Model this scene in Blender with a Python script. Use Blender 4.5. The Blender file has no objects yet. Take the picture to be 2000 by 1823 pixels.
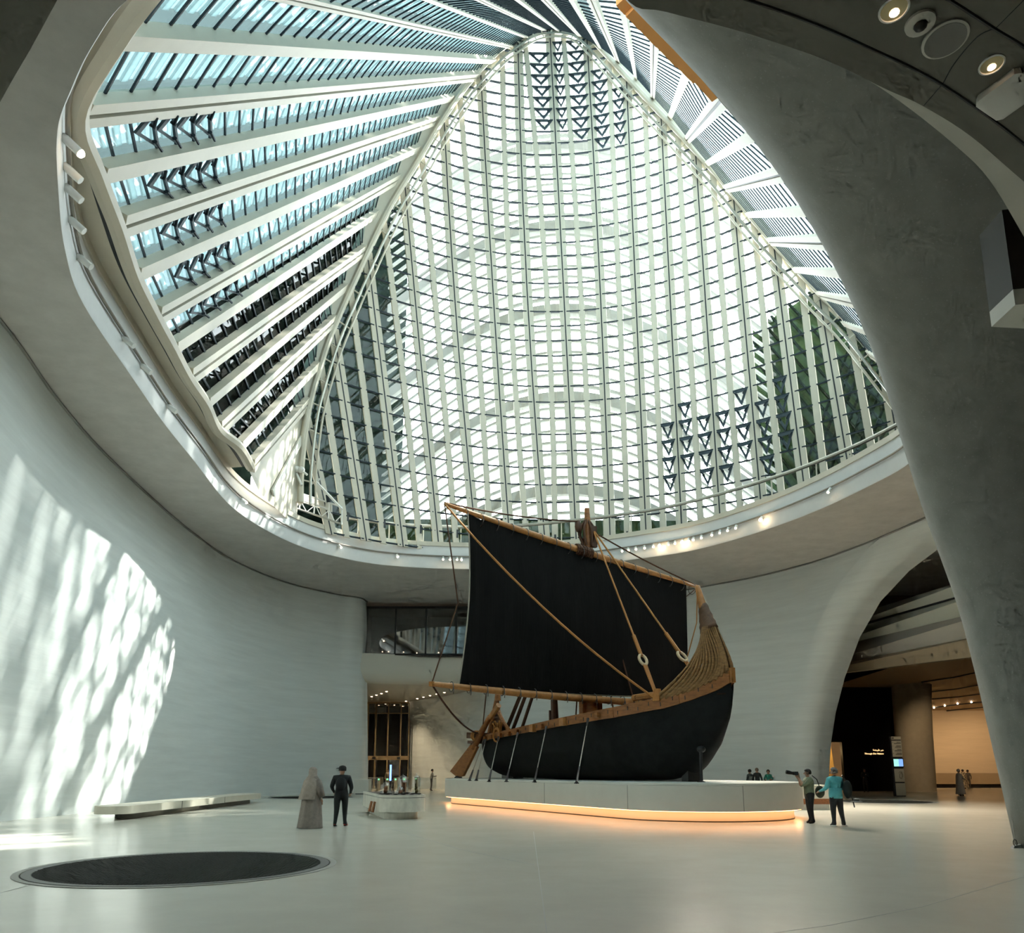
import bpy, bmesh, math, random
import numpy as np
from mathutils import Vector, Matrix

# ---------------------------------------------------------------- camera, sky, sun, exposure
scn = bpy.context.scene
COL = scn.collection
F, TILT, CX, EYE, HOR = 1500.0, math.radians(11), 1000.0, 1.62, 1505.0
CY = HOR - F * math.tan(TILT)
cam = bpy.data.objects.new('camera', bpy.data.cameras.new('camera'))
COL.objects.link(cam)
cam.location = (0, 0, EYE)
cam.rotation_euler = (math.pi / 2 + TILT, 0, 0)
cam.data.sensor_fit = 'HORIZONTAL'
cam.data.sensor_width = 36
cam.data.lens = 36 * F / 2000
cam.data.shift_y = (CY - 911.5) / 2000
cam.data.clip_end = 500
scn.camera = cam

world = bpy.data.worlds.new('sky'); scn.world = world; world.use_nodes = True
bg = world.node_tree.nodes['Background']
bg.inputs[0].default_value = (0.94, 0.98, 1.0, 1)
bg.inputs[1].default_value = 8.0

SUN_DIR = Vector((-0.94, -0.84, -1.0)).normalized()
sun = bpy.data.objects.new('sun', bpy.data.lights.new('sun', 'SUN')); COL.objects.link(sun)
sun.data.energy = 25.0
sun.data.angle = math.radians(1.3)
sun.data.color = (1.0, 0.95, 0.86)
sun.rotation_euler = SUN_DIR.to_track_quat('-Z', 'Y').to_euler()
sun.location = (40, 60, 60)

scn.view_settings.view_transform = 'Standard'
scn.view_settings.look = 'None'
scn.view_settings.gamma = 1
scn.view_settings.use_curve_mapping = False
scn.view_settings.exposure = 1.18
scn.cycles.max_bounces = 6
scn.cycles.diffuse_bounces = 4
scn.cycles.glossy_bounces = 3
scn.cycles.transparent_max_bounces = 12
scn.cycles.caustics_reflective = False
scn.cycles.caustics_refractive = False
scn.cycles.use_adaptive_sampling = True
scn.cycles.adaptive_threshold = 0.07
scn.cycles.adaptive_min_samples = 12
scn.cycles.sample_clamp_indirect = 6
scn.cycles.use_denoising = True

# ---------------------------------------------------------------- pixel -> place helpers
def ray(x, y):
    a = (x - CX) / F; b = (CY - y) / F
    return np.array([a, math.cos(TILT) - b * math.sin(TILT), math.sin(TILT) + b * math.cos(TILT)])
def atz(x, y, z):
    d = ray(x, y); t = (z - EYE) / d[2]
    return Vector((d[0] * t, d[1] * t, z))
def atY(x, y, Y):
    d = ray(x, y); t = Y / d[1]
    return Vector((d[0] * t, Y, EYE + d[2] * t))
def onplane(x, y, p, n):
    """point on the vertical plane through plan point p along plan direction n"""
    d = ray(x, y)
    t, b = np.linalg.solve(np.array([[d[0], -n[0]], [d[1], -n[1]]]), np.array([p[0], p[1]]))
    return Vector((d[0] * t, d[1] * t, EYE + d[2] * t))

# ---------------------------------------------------------------- materials
MATS = {}
def mat(name, col, rough=0.6, metal=0.0, var=0.0, scale=4.0, stretch=(1, 1, 1), bump=0.0, emit=None, espec=None,
        speck=0.0, alpha=None, bscale=None):
    if name in MATS: return MATS[name]
    m = bpy.data.materials.new(name); m.use_nodes = True
    nt = m.node_tree; N = nt.nodes; L = nt.links
    b = N['Principled BSDF']
    b.inputs['Base Color'].default_value = (*col, 1)
    b.inputs['Roughness'].default_value = rough
    b.inputs['Metallic'].default_value = metal
    if espec is not None: b.inputs['Specular IOR Level'].default_value = espec
    if emit:
        b.inputs['Emission Color'].default_value = (*emit[0], 1)
        b.inputs['Emission Strength'].default_value = emit[1]
    if var or bump or speck:
        tc = N.new('ShaderNodeTexCoord'); mp = N.new('ShaderNodeMapping')
        mp.inputs['Scale'].default_value = stretch
        L.new(tc.outputs['Object'], mp.inputs[0])
        nz = N.new('ShaderNodeTexNoise'); nz.inputs['Scale'].default_value = scale
        nz.inputs['Detail'].default_value = 6; nz.inputs['Roughness'].default_value = 0.65
        L.new(mp.outputs[0], nz.inputs[0])
        if var:
            mx = N.new('ShaderNodeMix'); mx.data_type = 'RGBA'
            mx.inputs[6].default_value = (*[max(0, c * (1 - var)) for c in col], 1)
            mx.inputs[7].default_value = (*[min(1, c * (1 + var)) for c in col], 1)
            rp = N.new('ShaderNodeMapRange'); rp.inputs[1].default_value = 0.3; rp.inputs[2].default_value = 0.7
            L.new(nz.outputs[0], rp.inputs[0]); L.new(rp.outputs[0], mx.inputs[0])
            out = mx.outputs[2]
            if speck:
                n2 = N.new('ShaderNodeTexNoise'); n2.inputs['Scale'].default_value = 26; n2.inputs['Detail'].default_value = 3
                L.new(tc.outputs['Object'], n2.inputs[0])
                r2 = N.new('ShaderNodeMapRange'); r2.inputs[1].default_value = 0.62; r2.inputs[2].default_value = 0.72
                L.new(n2.outputs[0], r2.inputs[0])
                m2 = N.new('ShaderNodeMix'); m2.data_type = 'RGBA'
                m2.inputs[7].default_value = (*[min(1, c * (1 + speck)) for c in col], 1)
                L.new(r2.outputs[0], m2.inputs[0]); L.new(out, m2.inputs[6]); out = m2.outputs[2]
            L.new(out, b.inputs['Base Color'])
        if bump:
            bp = N.new('ShaderNodeBump'); bp.inputs['Strength'].default_value = bump; bp.inputs['Distance'].default_value = 0.03
            L.new(nz.outputs[0], bp.inputs['Height']); L.new(bp.outputs[0], b.inputs['Normal'])
    MATS[name] = m
    return m
def glass(name, tint, gloss=0.12, rough=0.02):
    if name in MATS: return MATS[name]
    m = bpy.data.materials.new(name); m.use_nodes = True
    nt = m.node_tree; N = nt.nodes; L = nt.links
    N.remove(N['Principled BSDF']); out = N['Material Output']
    t = N.new('ShaderNodeBsdfTransparent'); t.inputs[0].default_value = (*tint, 1)
    g = N.new('ShaderNodeBsdfGlossy'); g.inputs['Roughness'].default_value = rough
    mx = N.new('ShaderNodeMixShader'); mx.inputs[0].default_value = gloss
    L.new(t.outputs[0], mx.inputs[1]); L.new(g.outputs[0], mx.inputs[2]); L.new(mx.outputs[0], out.inputs[0])
    MATS[name] = m
    return m
def translucent(name, col, mixd=0.5):
    if name in MATS: return MATS[name]
    m = bpy.data.materials.new(name); m.use_nodes = True
    nt = m.node_tree; N = nt.nodes; L = nt.links
    N.remove(N['Principled BSDF']); out = N['Material Output']
    t = N.new('ShaderNodeBsdfTranslucent'); t.inputs[0].default_value = (*col, 1)
    g = N.new('ShaderNodeBsdfDiffuse'); g.inputs[0].default_value = (*col, 1)
    mx = N.new('ShaderNodeMixShader'); mx.inputs[0].default_value = mixd
    L.new(t.outputs[0], mx.inputs[1]); L.new(g.outputs[0], mx.inputs[2]); L.new(mx.outputs[0], out.inputs[0])
    MATS[name] = m
    return m

M = dict(
    wall=mat('board_marked_concrete', (0.66, 0.70, 0.69), 0.75, var=0.07, scale=1.0, stretch=(0.25, 0.25, 3.2), bump=0.35),
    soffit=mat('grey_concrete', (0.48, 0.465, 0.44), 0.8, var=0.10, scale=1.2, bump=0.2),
    fascia=mat('white_plaster', (0.66, 0.67, 0.67), 0.7, var=0.04, scale=1.5),
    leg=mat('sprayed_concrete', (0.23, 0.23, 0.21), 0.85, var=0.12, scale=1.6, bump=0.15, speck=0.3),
    floor=mat('pale_terrazzo', (0.53, 0.515, 0.45), 0.20, var=0.05, scale=0.9, espec=0.5),
    joint=mat('floor_joint', (0.25, 0.25, 0.23), 0.6),
    cream=mat('cream_metal', (0.58, 0.535, 0.44), 0.5, var=0.03, scale=2),
    white=mat('white_metal', (0.75, 0.75, 0.72), 0.4),
    offwhite=mat('off_white_panel', (0.60, 0.59, 0.53), 0.5, var=0.03, scale=2),
    slot=mat('black_slot', (0.02, 0.025, 0.03), 0.5),
    dark=mat('dark_steel', (0.020, 0.032, 0.042), 0.6, espec=0.2),
    vent=mat('vent_steel', (0.055, 0.075, 0.09), 0.6, espec=0.2),
    pipe=mat('satin_pipe', (0.42, 0.41, 0.36), 0.35, metal=0.6),
    glass_back=glass('clear_glass', (0.90, 0.97, 0.97), 0.05),
    glass_roof=glass('teal_glass', (0.60, 0.755, 0.785), 0.06),
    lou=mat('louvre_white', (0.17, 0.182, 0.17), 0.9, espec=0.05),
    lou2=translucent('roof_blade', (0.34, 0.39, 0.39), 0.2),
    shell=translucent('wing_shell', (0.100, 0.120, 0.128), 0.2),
    shell2=translucent('sun_block_shell', (0.24, 0.25, 0.25), 0.2),
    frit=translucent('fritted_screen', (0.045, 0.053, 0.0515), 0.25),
    outdark=mat('dark_green_cladding', (0.003, 0.0055, 0.0042), 1.0, var=0.5, scale=0.6, espec=0.0),
    outgreen=mat('green_cladding', (0.017, 0.030, 0.013), 1.0, var=0.6, scale=0.8, espec=0.0),
    lattice=mat('lattice_bars', (0.003, 0.005, 0.003), 1.0, espec=0.0),
    hull=mat('black_bitumen', (0.007, 0.008, 0.008), 0.7, var=0.5, scale=2.5, bump=0.15, espec=0.18),
    sail=mat('black_goat_hair', (0.006, 0.0055, 0.005), 0.8, espec=0.1, var=0.5, scale=2.0, stretch=(9, 9, 0.15), bump=0.3),
    wood=mat('warm_timber', (0.27, 0.098, 0.022), 0.55, var=0.35, scale=3, stretch=(1, 1, 4), bump=0.1),
    wood2=mat('pale_pole', (0.38, 0.165, 0.045), 0.5, var=0.25, scale=5, bump=0.1),
    wooddk=mat('dark_timber', (0.075, 0.030, 0.012), 0.6, var=0.3, scale=4),
    rope=mat('tan_rope', (0.38, 0.155, 0.035), 0.8, var=0.25, scale=30),
    rope2=mat('brown_rope', (0.075, 0.028, 0.010), 0.8, var=0.25, scale=30),
    reed=mat('reed', (0.25, 0.13, 0.045), 0.8, var=0.4, scale=6, stretch=(1, 1, 3), bump=0.4),
    leather=mat('leather_wrap', (0.12, 0.06, 0.03), 0.6, var=0.3, scale=9, bump=0.4),
    ring=mat('grey_cord', (0.08, 0.075, 0.07), 0.7),
    steel=mat('cable_steel', (0.55, 0.53, 0.48), 0.35, metal=0.8),
    black=mat('black_metal', (0.012, 0.012, 0.013), 0.45),
    glow=mat('warm_led', (1, 0.6, 0.3), 0.5, emit=((1.0, 0.50, 0.22), 3.8)),
    bulb=mat('lamp_lens', (1, 0.9, 0.8), 0.5, emit=((1.0, 0.72, 0.42), 30.0)),
    bulb2=mat('lamp_lens_soft', (1, 0.9, 0.8), 0.5, emit=((1.0, 0.75, 0.5), 6.0)),
    marble=mat('veined_marble', (0.62, 0.60, 0.52), 0.3, var=0.18, scale=2.2, stretch=(1.5, 1.5, 0.8)),
    dome=glass('dome_glass', (0.90, 0.92, 0.92), 0.16, 0.03),
    grate=mat('grate_bar', (0.030, 0.032, 0.029), 0.7, espec=0.1),
    gratebk=mat('grate_well', (0.006, 0.006, 0.006), 0.8),
    bronze=mat('bronze_frame', (0.30, 0.21, 0.11), 0.4, metal=0.5),
    nightglass=glass('dark_glass', (0.06, 0.07, 0.11), 0.04),
    strip=glass('strip_glass', (0.45, 0.45, 0.46), 0.22, 0.03),
    blackwall=mat('black_wall', (0.004, 0.0035, 0.003), 0.7, espec=0.1),
    warmwall=mat('warm_wall', (0.50, 0.42, 0.32), 0.7, var=0.06, scale=1.0, stretch=(0.3, 0.3, 3), bump=0.15),
    warmceil=mat('warm_ceiling', (0.42, 0.30, 0.17), 0.6),
    ceil=mat('painted_ceiling', (0.21, 0.21, 0.18), 0.7),
    gold=mat('gold_letters', (0.8, 0.55, 0.25), 0.4, emit=((1.0, 0.62, 0.28), 1.0)),
    orange=mat('orange_paint', (0.80, 0.36, 0.10), 0.5),
    screen=mat('screen_glow', (0.1, 0.3, 0.25), 0.4, emit=((0.35, 0.85, 0.70), 0.55)),
    screen2=mat('screen_blue', (0.1, 0.2, 0.4), 0.4, emit=((0.22, 0.42, 0.95), 0.5)),
    totem=mat('totem_panel', (0.42, 0.38, 0.29), 0.5),
    ink=mat('dark_print', (0.05, 0.045, 0.04), 0.6),
    brownstuff=mat('brown_exhibit', (0.30, 0.12, 0.05), 0.8, var=0.4, scale=20),
    greenstuff=mat('dried_plant', (0.16, 0.13, 0.05), 0.9, var=0.4, scale=30),
)

# ---------------------------------------------------------------- mesh building
class MB:
    def __init__(s): s.v = []; s.f = []; s.mi = []
    def add(s, vs, fs, mi=0):
        o = len(s.v); s.v += [tuple(p) for p in vs]
        s.f += [tuple(i + o for i in f) for f in fs]; s.mi += [mi] * len(fs)
        return s
    def box(s, a, b, mi=0):
        (x0, y0, z0), (x1, y1, z1) = a, b
        return s.add([(x0, y0, z0), (x1, y0, z0), (x1, y1, z0), (x0, y1, z0), (x0, y0, z1), (x1, y0, z1), (x1, y1, z1), (x0, y1, z1)],
                     [(0, 3, 2, 1), (4, 5, 6, 7), (0, 1, 5, 4), (1, 2, 6, 5), (2, 3, 7, 6), (3, 0, 4, 7)], mi)
    def hexa(s, p, mi=0):   # 8 corners: 4 of one face, 4 of the opposite
        return s.add(p, [(0, 3, 2, 1), (4, 5, 6, 7), (0, 1, 5, 4), (1, 2, 6, 5), (2, 3, 7, 6), (3, 0, 4, 7)], mi)
    def bar(s, a, b, w, d, side, mi=0):
        """rectangular bar a->b, width w along 'side', depth d along the other normal"""
        a = Vector(a); b = Vector(b); t = (b - a).normalized(); sd = Vector(side); sd = (sd - t * sd.dot(t)).normalized()
        n = t.cross(sd)
        q = [(-1, -1), (1, -1), (1, 1), (-1, 1)]
        return s.hexa([a + sd * (w / 2 * i) + n * (d / 2 * j) for i, j in q] + [b + sd * (w / 2 * i) + n * (d / 2 * j) for i, j in q], mi)
    def rings(s, R, close=True, cap=True, mi=0):
        n = len(R[0]); vs = [p for r in R for p in r]; fs = []
        for i in range(len(R) - 1):
            for j in range(n if close else n - 1):
                k = (j + 1) % n
                fs.append((i * n + j, i * n + k, (i + 1) * n + k, (i + 1) * n + j))
        if cap and close:
            fs.append(tuple(range(n - 1, -1, -1))); fs.append(tuple((len(R) - 1) * n + j for j in range(n)))
        return s.add(vs, fs, mi)
    def tube(s, pts, r, n=8, mi=0, cap=True):
        pts = [Vector(p) for p in pts]; R = []
        rr = r if hasattr(r, '__len__') else [r] * len(pts)
        nrm = None
        for i, p in enumerate(pts):
            t = (pts[min(i + 1, len(pts) - 1)] - pts[max(i - 1, 0)])
            t = t.normalized() if t.length > 1e-9 else Vector((0, 0, 1))
            if nrm is None:
                nrm = t.orthogonal().normalized()
            else:
                nrm = (nrm - t * nrm.dot(t)); nrm = nrm.normalized() if nrm.length > 1e-6 else t.orthogonal().normalized()
            bi = t.cross(nrm)
            R.append([p + (nrm * math.cos(2 * math.pi * k / n) + bi * math.sin(2 * math.pi * k / n)) * rr[i] for k in range(n)])
        return s.rings(R, True, cap, mi)
    def lathe(s, c, prof, n=16, mi=0, sx=1, sy=1):
        c = Vector(c)
        return s.rings([[c + Vector((r * sx * math.cos(2 * math.pi * k / n), r * sy * math.sin(2 * math.pi * k / n), z)) for k in range(n)] for r, z in prof], True, True, mi)
    def ball(s, c, rx, ry=None, rz=None, n=10, m=6, mi=0):
        ry = ry or rx; rz = rz or rx
        prof = [(max(1e-3, math.sin(math.pi * i / m)), -math.cos(math.pi * i / m)) for i in range(m + 1)]
        c = Vector(c)
        return s.rings([[c + Vector((rx * r * math.cos(2 * math.pi * k / n), ry * r * math.sin(2 * math.pi * k / n), rz * z)) for k in range(n)] for r, z in prof], True, True, mi)
    def prism(s, poly, z0, z1, mi=0):
        n = len(poly)
        vs = [(p[0], p[1], z0) for p in poly] + [(p[0], p[1], z1) for p in poly]
        fs = [tuple(range(n - 1, -1, -1)), tuple(range(n, 2 * n))] + [(i, (i + 1) % n, (i + 1) % n + n, i + n) for i in range(n)]
        return s.add(vs, fs, mi)
    def build(s, name, material, parent=None, smooth=False, recalc=True):
        off = Vector((0, 0, 0)); r = parent
        while r is not None: off += r.location; r = r.parent
        me = bpy.data.meshes.new(name)
        me.from_pydata([(p[0] - off.x, p[1] - off.y, p[2] - off.z) for p in s.v], [], s.f)
        ml = material if isinstance(material, (list, tuple)) else [material]
        for m_ in ml: me.materials.append(m_)
        if len(ml) > 1: me.polygons.foreach_set('material_index', s.mi)
        if recalc:
            bm = bmesh.new(); bm.from_mesh(me); bmesh.ops.recalc_face_normals(bm, faces=bm.faces); bm.to_mesh(me); bm.free()
        if smooth:
            me.polygons.foreach_set('use_smooth', [True] * len(me.polygons))
            if smooth != 'all':
                try: me.set_sharp_from_angle(angle=math.radians(40))
                except Exception: pass
        o = bpy.data.objects.new(name, me); COL.objects.link(o); o.parent = parent
        return o
def tag(o, label, cat=None, group=None, kind=None):
    if label: o['label'] = label
    if cat: o['category'] = cat
    if group: o['group'] = group
    if kind: o['kind'] = kind
    return o
def thing(name, label, cat, loc, group=None, kind=None):
    o = bpy.data.objects.new(name, None); COL.objects.link(o); o.location = loc; o.empty_display_size = 0.2
    return tag(o, label, cat, group, kind)
def dup(src, loc, rotz=0, label=None):
    r = src.copy(); COL.objects.link(r); r.location = loc; r.rotation_euler = (0, 0, rotz)
    if label: r['label'] = label
    for ch in list(src.children):
        c = ch.copy(); COL.objects.link(c); c.parent = r
        for g in list(ch.children):
            d = g.copy(); COL.objects.link(d); d.parent = c
    return r
def lamp(name, kind, loc, energy, color, target=None, size=0.3, spot=1.2, blend=0.6, parent=None):
    l = bpy.data.lights.new(name, kind); l.energy = energy; l.color = color
    if kind == 'SPOT': l.spot_size = spot; l.spot_blend = blend; l.shadow_soft_size = size
    elif kind == 'AREA': l.size = size
    else: l.shadow_soft_size = size
    o = bpy.data.objects.new(name, l); COL.objects.link(o); o.location = loc
    if target is not None: o.rotation_euler = (Vector(target) - Vector(loc)).to_track_quat('-Z', 'Y').to_euler()
    if parent is not None:
        o.parent = parent; o.location = Vector(loc) - parent.location
    return o
def catmull(P, n, closed=False):
    P = [Vector(p) for p in P]; out = []; m = len(P)
    segs = m if closed else m - 1
    for i in range(segs):
        p1, p2 = P[i], P[(i + 1) % m]
        p0 = P[(i - 1) % m] if closed or i > 0 else p1 * 2 - p2
        p3 = P[(i + 2) % m] if closed or i + 2 < m else p2 * 2 - p1
        for k in range(n):
            t = k / n
            out.append(0.5 * ((2 * p1) + (p2 - p0) * t + (2 * p0 - 5 * p1 + 4 * p2 - p3) * t * t + (3 * p1 - p0 - 3 * p2 + p3) * t ** 3))
    if not closed: out.append(P[-1].copy())
    return out
def lerp(a, b, t): return a + (b - a) * t
# ================================================================ the setting
ZS, ZR = 14.0, 15.7          # soffit height, top of the oculus kerb
RIM = [(-6.3, 10.4), (-7.3, 11.2), (-8.14, 12.05), (-8.95, 13.0), (-9.84, 14.56), (-10.85, 16.6), (-11.6, 18.8), (-12.2, 22.8), (-12.65, 26.1),
       (-12.95, 29.5), (-13.4, 34.3), (-13.1, 37.7), (-12.1, 41.2), (-10.5, 43.6), (-7.8, 45.65), (-3.2, 46.6), (3.0, 46.2), (8.5, 43.7),
       (10.9, 41.9), (13.05, 39.0), (14.7, 35.8), (15.8, 32.4), (16.3, 29.6), (15.6, 26.2), (13.0, 22.0), (9.2, 17.6), (5.28, 13.7),
       (3.84, 12.25), (2.53, 10.95), (1.6, 10.2), (0.2, 9.75), (-1.6, 9.55), (-3.4, 9.6), (-5.0, 9.9)]
rim = catmull([(x, y, 0) for x, y in RIM], 6, True)
NR = len(rim)
def rim_out(i):
    t = rim[(i + 1) % NR] - rim[i - 1]
    n = Vector((t.y, -t.x, 0)).normalized()
    c = Vector((1.5, 29, 0))
    return n if n.dot(rim[i] - c) > 0 else -n
rimn = [rim_out(i) for i in range(NR)]

# floor
fl = MB().box((-45, -25, -0.4), (70, 110, 0)).build('floor', M['floor'])
tag(fl, 'pale polished terrazzo floor of the great hall', None, None, 'structure')
def floor_joint(px):
    pts = [atz(x, y, 0) for x, y in px]
    mb = MB()
    for a, b in zip(pts[:-1], pts[1:]):
        n = Vector((a.y - b.y, b.x - a.x, 0)).normalized() * 0.006
        mb.hexa([a - n + Vector((0, 0, -.01)), a + n + Vector((0, 0, -.01)), b + n + Vector((0, 0, -.01)), b - n + Vector((0, 0, -.01)),
                 a - n + Vector((0, 0, .002)), a + n + Vector((0, 0, .002)), b + n + Vector((0, 0, .002)), b - n + Vector((0, 0, .002))])
    mb.build('floor_joint', M['joint'], fl)
floor_joint([(1042, 1625), (1052, 1700), (1068, 1823), (1078, 1900)])
floor_joint([(1400, 1838), (1620, 1808), (1800, 1772), (2010, 1710)])
floor_joint([(0, 1745), (60, 1729), (140, 1720)])
floor_joint([(610, 1600), (760, 1618), (900, 1660), (1042, 1690)])

# soffit ring of the oculus
OUT = (-45, -25, 70, 110)
def to_box(i):
    p, n = rim[i], Vector((rim[i].x - 1.5, rim[i].y - 29, 0)).normalized()
    ts = []
    if n.x > 1e-6: ts.append((OUT[2] - p.x) / n.x)
    if n.x < -1e-6: ts.append((OUT[0] - p.x) / n.x)
    if n.y > 1e-6: ts.append((OUT[3] - p.y) / n.y)
    if n.y < -1e-6: ts.append((OUT[1] - p.y) / n.y)
    return p + n * min(ts)
mb = MB()
R0 = [Vector((p.x, p.y, ZS)) for p in rim]
R1 = [Vector(((p + n * 5).x, (p + n * 5).y, ZS)) if False else Vector((lerp(p, to_box(i), .2).x, lerp(p, to_box(i), .2).y, ZS)) for i, (p, n) in enumerate(zip(rim, rimn))]
R2 = [Vector((to_box(i).x, to_box(i).y, ZS)) for i in range(NR)]
mb.rings([R0, R1, R2], True, False)
R3 = [Vector((p.x, p.y, ZR - .1)) for p in R2]; R4 = [Vector(((p + n * .12).x, (p + n * .12).y, ZR - .1)) for p, n in zip(rim, rimn)]
mb.rings([R2, R3, R4], True, False)
sof = mb.build('ceiling', M['soffit'], smooth=True)
tag(sof, 'grey concrete soffit ring around the oculus', None, None, 'structure')
# fascia and kerb
mb = MB()
def rloop(off, z): return [Vector(((p + n * off).x, (p + n * off).y, z)) for p, n in zip(rim, rimn)]
mb.rings([rloop(0.0, ZS - .005), rloop(-0.03, ZS + .06), rloop(-0.03, ZR - .25), rloop(0.10, ZR - .25), rloop(0.10, ZS)], True, False)
tag(mb.build('trim_1', M['fascia'], smooth=True), 'white plaster fascia band inside the oculus', None, None, 'structure')
mb = MB()
mb.rings([rloop(-0.10, ZR - .27), rloop(-0.10, ZR), rloop(0.55, ZR + .02), rloop(0.55, ZR - .27), rloop(-0.10, ZR - .27)], True, False)
tag(mb.build('trim_2', M['cream'], smooth=True), 'cream metal kerb on top of the oculus fascia', None, None, 'structure')
mb = MB()
mb.rings([rloop(0.55, ZR - .1), rloop(7, ZR - .1), rloop(7, ZR - .3), rloop(.55, ZR - .3)], True, False)
tag(mb.build('trim_3', M['offwhite']), 'ledge between the oculus kerb and the glazing', None, None, 'structure')

# left wall (continues behind the camera)
LT = [(-12.5, -22), (-12.6, 0), (-13.2, 12), (-14.33, 19.5), (-15.36, 23.8), (-16.1, 28), (-16.67, 33.9), (-16.92, 38.8), (-16.74, 44.4), (-15.2, 49.8), (-12.76, 53.3), (-11.3, 54.5), (-10.9, 55.6), (-11.3, 58), (-15, 73)]
LB = [(-12.5, -22), (-13.0, 0), (-14.3, 12), (-15.6, 19.5), (-16.3, 24), (-16.5, 28), (-16.6, 34), (-16.75, 39), (-16.5, 45.5), (-15.4, 51), (-12.9, 55.3), (-11.3, 56.9), (-10.8, 58), (-11.1, 60), (-15, 73)]
ct = catmull([(x, y, ZS) for x, y in LT], 8); cb = catmull([(x, y, 0) for x, y in LB], 8)
rows = [[lerp(b, t, k / 6) for b, t in zip(cb, ct)] for k in range(7)]
mb = MB(); mb.rings(rows, False, False)
mb.rings([[p + Vector((-.5, .3, 0)) for p in rows[0]], [p + Vector((-.5, .3, 0)) for p in rows[-1]]], False, False)
wl = tag(mb.build('wall_left', M['wall'], smooth='all', recalc=False), 'tall curved board-marked concrete wall on the left streaked by sunlight', None, None, 'structure')
mb = MB().tube([p + Vector((.04, -.02, -.05)) for p in ct[20:]], 0.05, 6)
mb.build('shadow_gap', M['joint'], wl)

# back wall with the arch on its right
BP = [(-9.75, 72.6), (-8.6, 71.2), (-6.9, 69.0), (-3.8, 63.5), (-1.4, 59.6), (1.5, 57.4), (5, 56.2), (9, 54.2), (12.1, 52.1), (13.75, 50.5), (15.95, 48.3), (18.15, 44.8), (19.6, 40.9), (20.55, 36.4), (21.0, 32), (21, 26)]
bp = catmull([(x, y, 0) for x, y in BP], 10)
def on_wall(px, py):
    d = ray(px, py)
    for i in range(40, len(bp) - 1):
        a, b = bp[i], bp[i + 1]
        A = np.array([[d[0], -(b.x - a.x)], [d[1], -(b.y - a.y)]])
        t, s = np.linalg.solve(A, np.array([a.x, a.y]))
        if -1e-6 <= s <= 1 + 1e-6 and t > 0:
            return Vector((d[0] * t, d[1] * t, EYE + d[2] * t)), Vector((b.x - a.x, b.y - a.y, 0)).normalized()
EPX = [(x - 42, y) for x, y in [(1612, 1566), (1613, 1530), (1617, 1450), (1625, 1390), (1640, 1320), (1665, 1240), (1700, 1170), (1750, 1110), (1810, 1060), (1850, 1035), (1890, 1015)]]
EW = [on_wall(*q) for q in EPX]
EP = [e[0] for e in EW]; EP[0].z = 0
ET = []
for i, (p, wt) in enumerate(EW):
    e = (EP[min(i + 1, len(EP) - 1)] - EP[max(i - 1, 0)]).normalized()
    n = Vector((-wt.y, wt.x, 0))
    if n.dot(p - Vector((1.5, 29, p.z))) < 0: n = -n
    t = e.cross(n)
    if t.dot(wt) < 0: t = -t
    if t.z > 0 and i > 3: t = -t if t.dot(Vector((0, 0, -1))) < 0 else t
    ET.append((t, n))
RF = 1.25
E1 = [p - t * RF for p, (t, n) in zip(EP, ET)]
E1[0].z = 0
mb = MB()
i_end = min(range(40, len(bp)), key=lambda i: (bp[i] - Vector((E1[0].x, E1[0].y, 0))).length)
full = bp[:i_end] + [Vector((E1[0].x, E1[0].y, 0))]
bot = [p.copy() for p in full] + E1[1:]
top = [Vector((p.x, p.y, 8.2 if p.x < -1.9 else ZS)) for p in full] + [Vector((p.x, p.y, ZS)) for p in E1[1:]]
rows = [[lerp(b, t, k / 6) for b, t in zip(bot, top)] for k in range(7)]
mb.rings(rows, False, False)
fr = []
for k in range(9):
    a = math.pi / 2 * k / 8
    fr.append([p + t * (RF * math.sin(a)) + n * (RF * (1 - math.cos(a))) for p, (t, n) in zip(E1, ET)])
fr.append([p + t * RF + n * (RF + 1.0) for p, (t, n) in zip(E1, ET)])
for r in fr:
    r[0].z = 0
mb.rings(fr, False, False)
wb = tag(mb.build('wall_back', M['wall'], smooth='all', recalc=False), 'pale curved concrete wall behind the boat ending in a rounded arch', None, None, 'structure')
lip = [Vector((p.x, p.y, ZS - .05)) for p in top if p.z > 13]
MB().tube(lip, 0.05, 6).build('shadow_gap', M['joint'], wb)
far = catmull([(-3.54, 56.35, ZS - .02), (0.5, 56.7, ZS - .02), (4.5, 56.2, ZS - .02)], 6)

# leaning concrete pier on the right
LE = [atz(1995, 1657, 0)] + [atY(x, y, Y) for x, y, Y in [(1900, 1250, 16.7), (1850, 1090, 16.4), (1770, 880, 15.9), (1700, 700, 15.3), (1600, 480, 14.5), (1503, 315, 13.75)]]
LE = catmull(LE, 5)
mb = MB(); R = []
zmax = LE[-1].z
for p in LE:
    s = max(0, p.z / zmax)
    f_ = max(0, (s - .5) / .5) ** 2.0
    w = 8.0 + 4.0 * s ** 2.2 + 8 * f_; th = 3.0 + 1.5 * s ** 2.5 + 14 * f_
    an = math.radians(lerp(-18, -46, f_ ** .7))
    ax = Vector((math.cos(an), math.sin(an), 0)); ay = Vector((-math.sin(an), math.cos(an), 0))
    c = p + ax * (w / 2) + ay * (.2 - 6.4 * f_)
    R.append([c - ax * (w / 2 * math.copysign(abs(math.cos(a)) ** .7, math.cos(a))) + ay * (th / 2 * math.copysign(abs(math.sin(a)) ** .7, math.sin(a)))
              for a in [2 * math.pi * k / 64 for k in range(64)]])
R.append([Vector((q.x, q.y, ZS + .3)) for q in R[-1]])
mb.rings(R, True, True)
tag(mb.build('wall_right', M['leg'], smooth='all'), 'rough leaning concrete pier rising from the floor to the oculus', None, None, 'structure')

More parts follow.
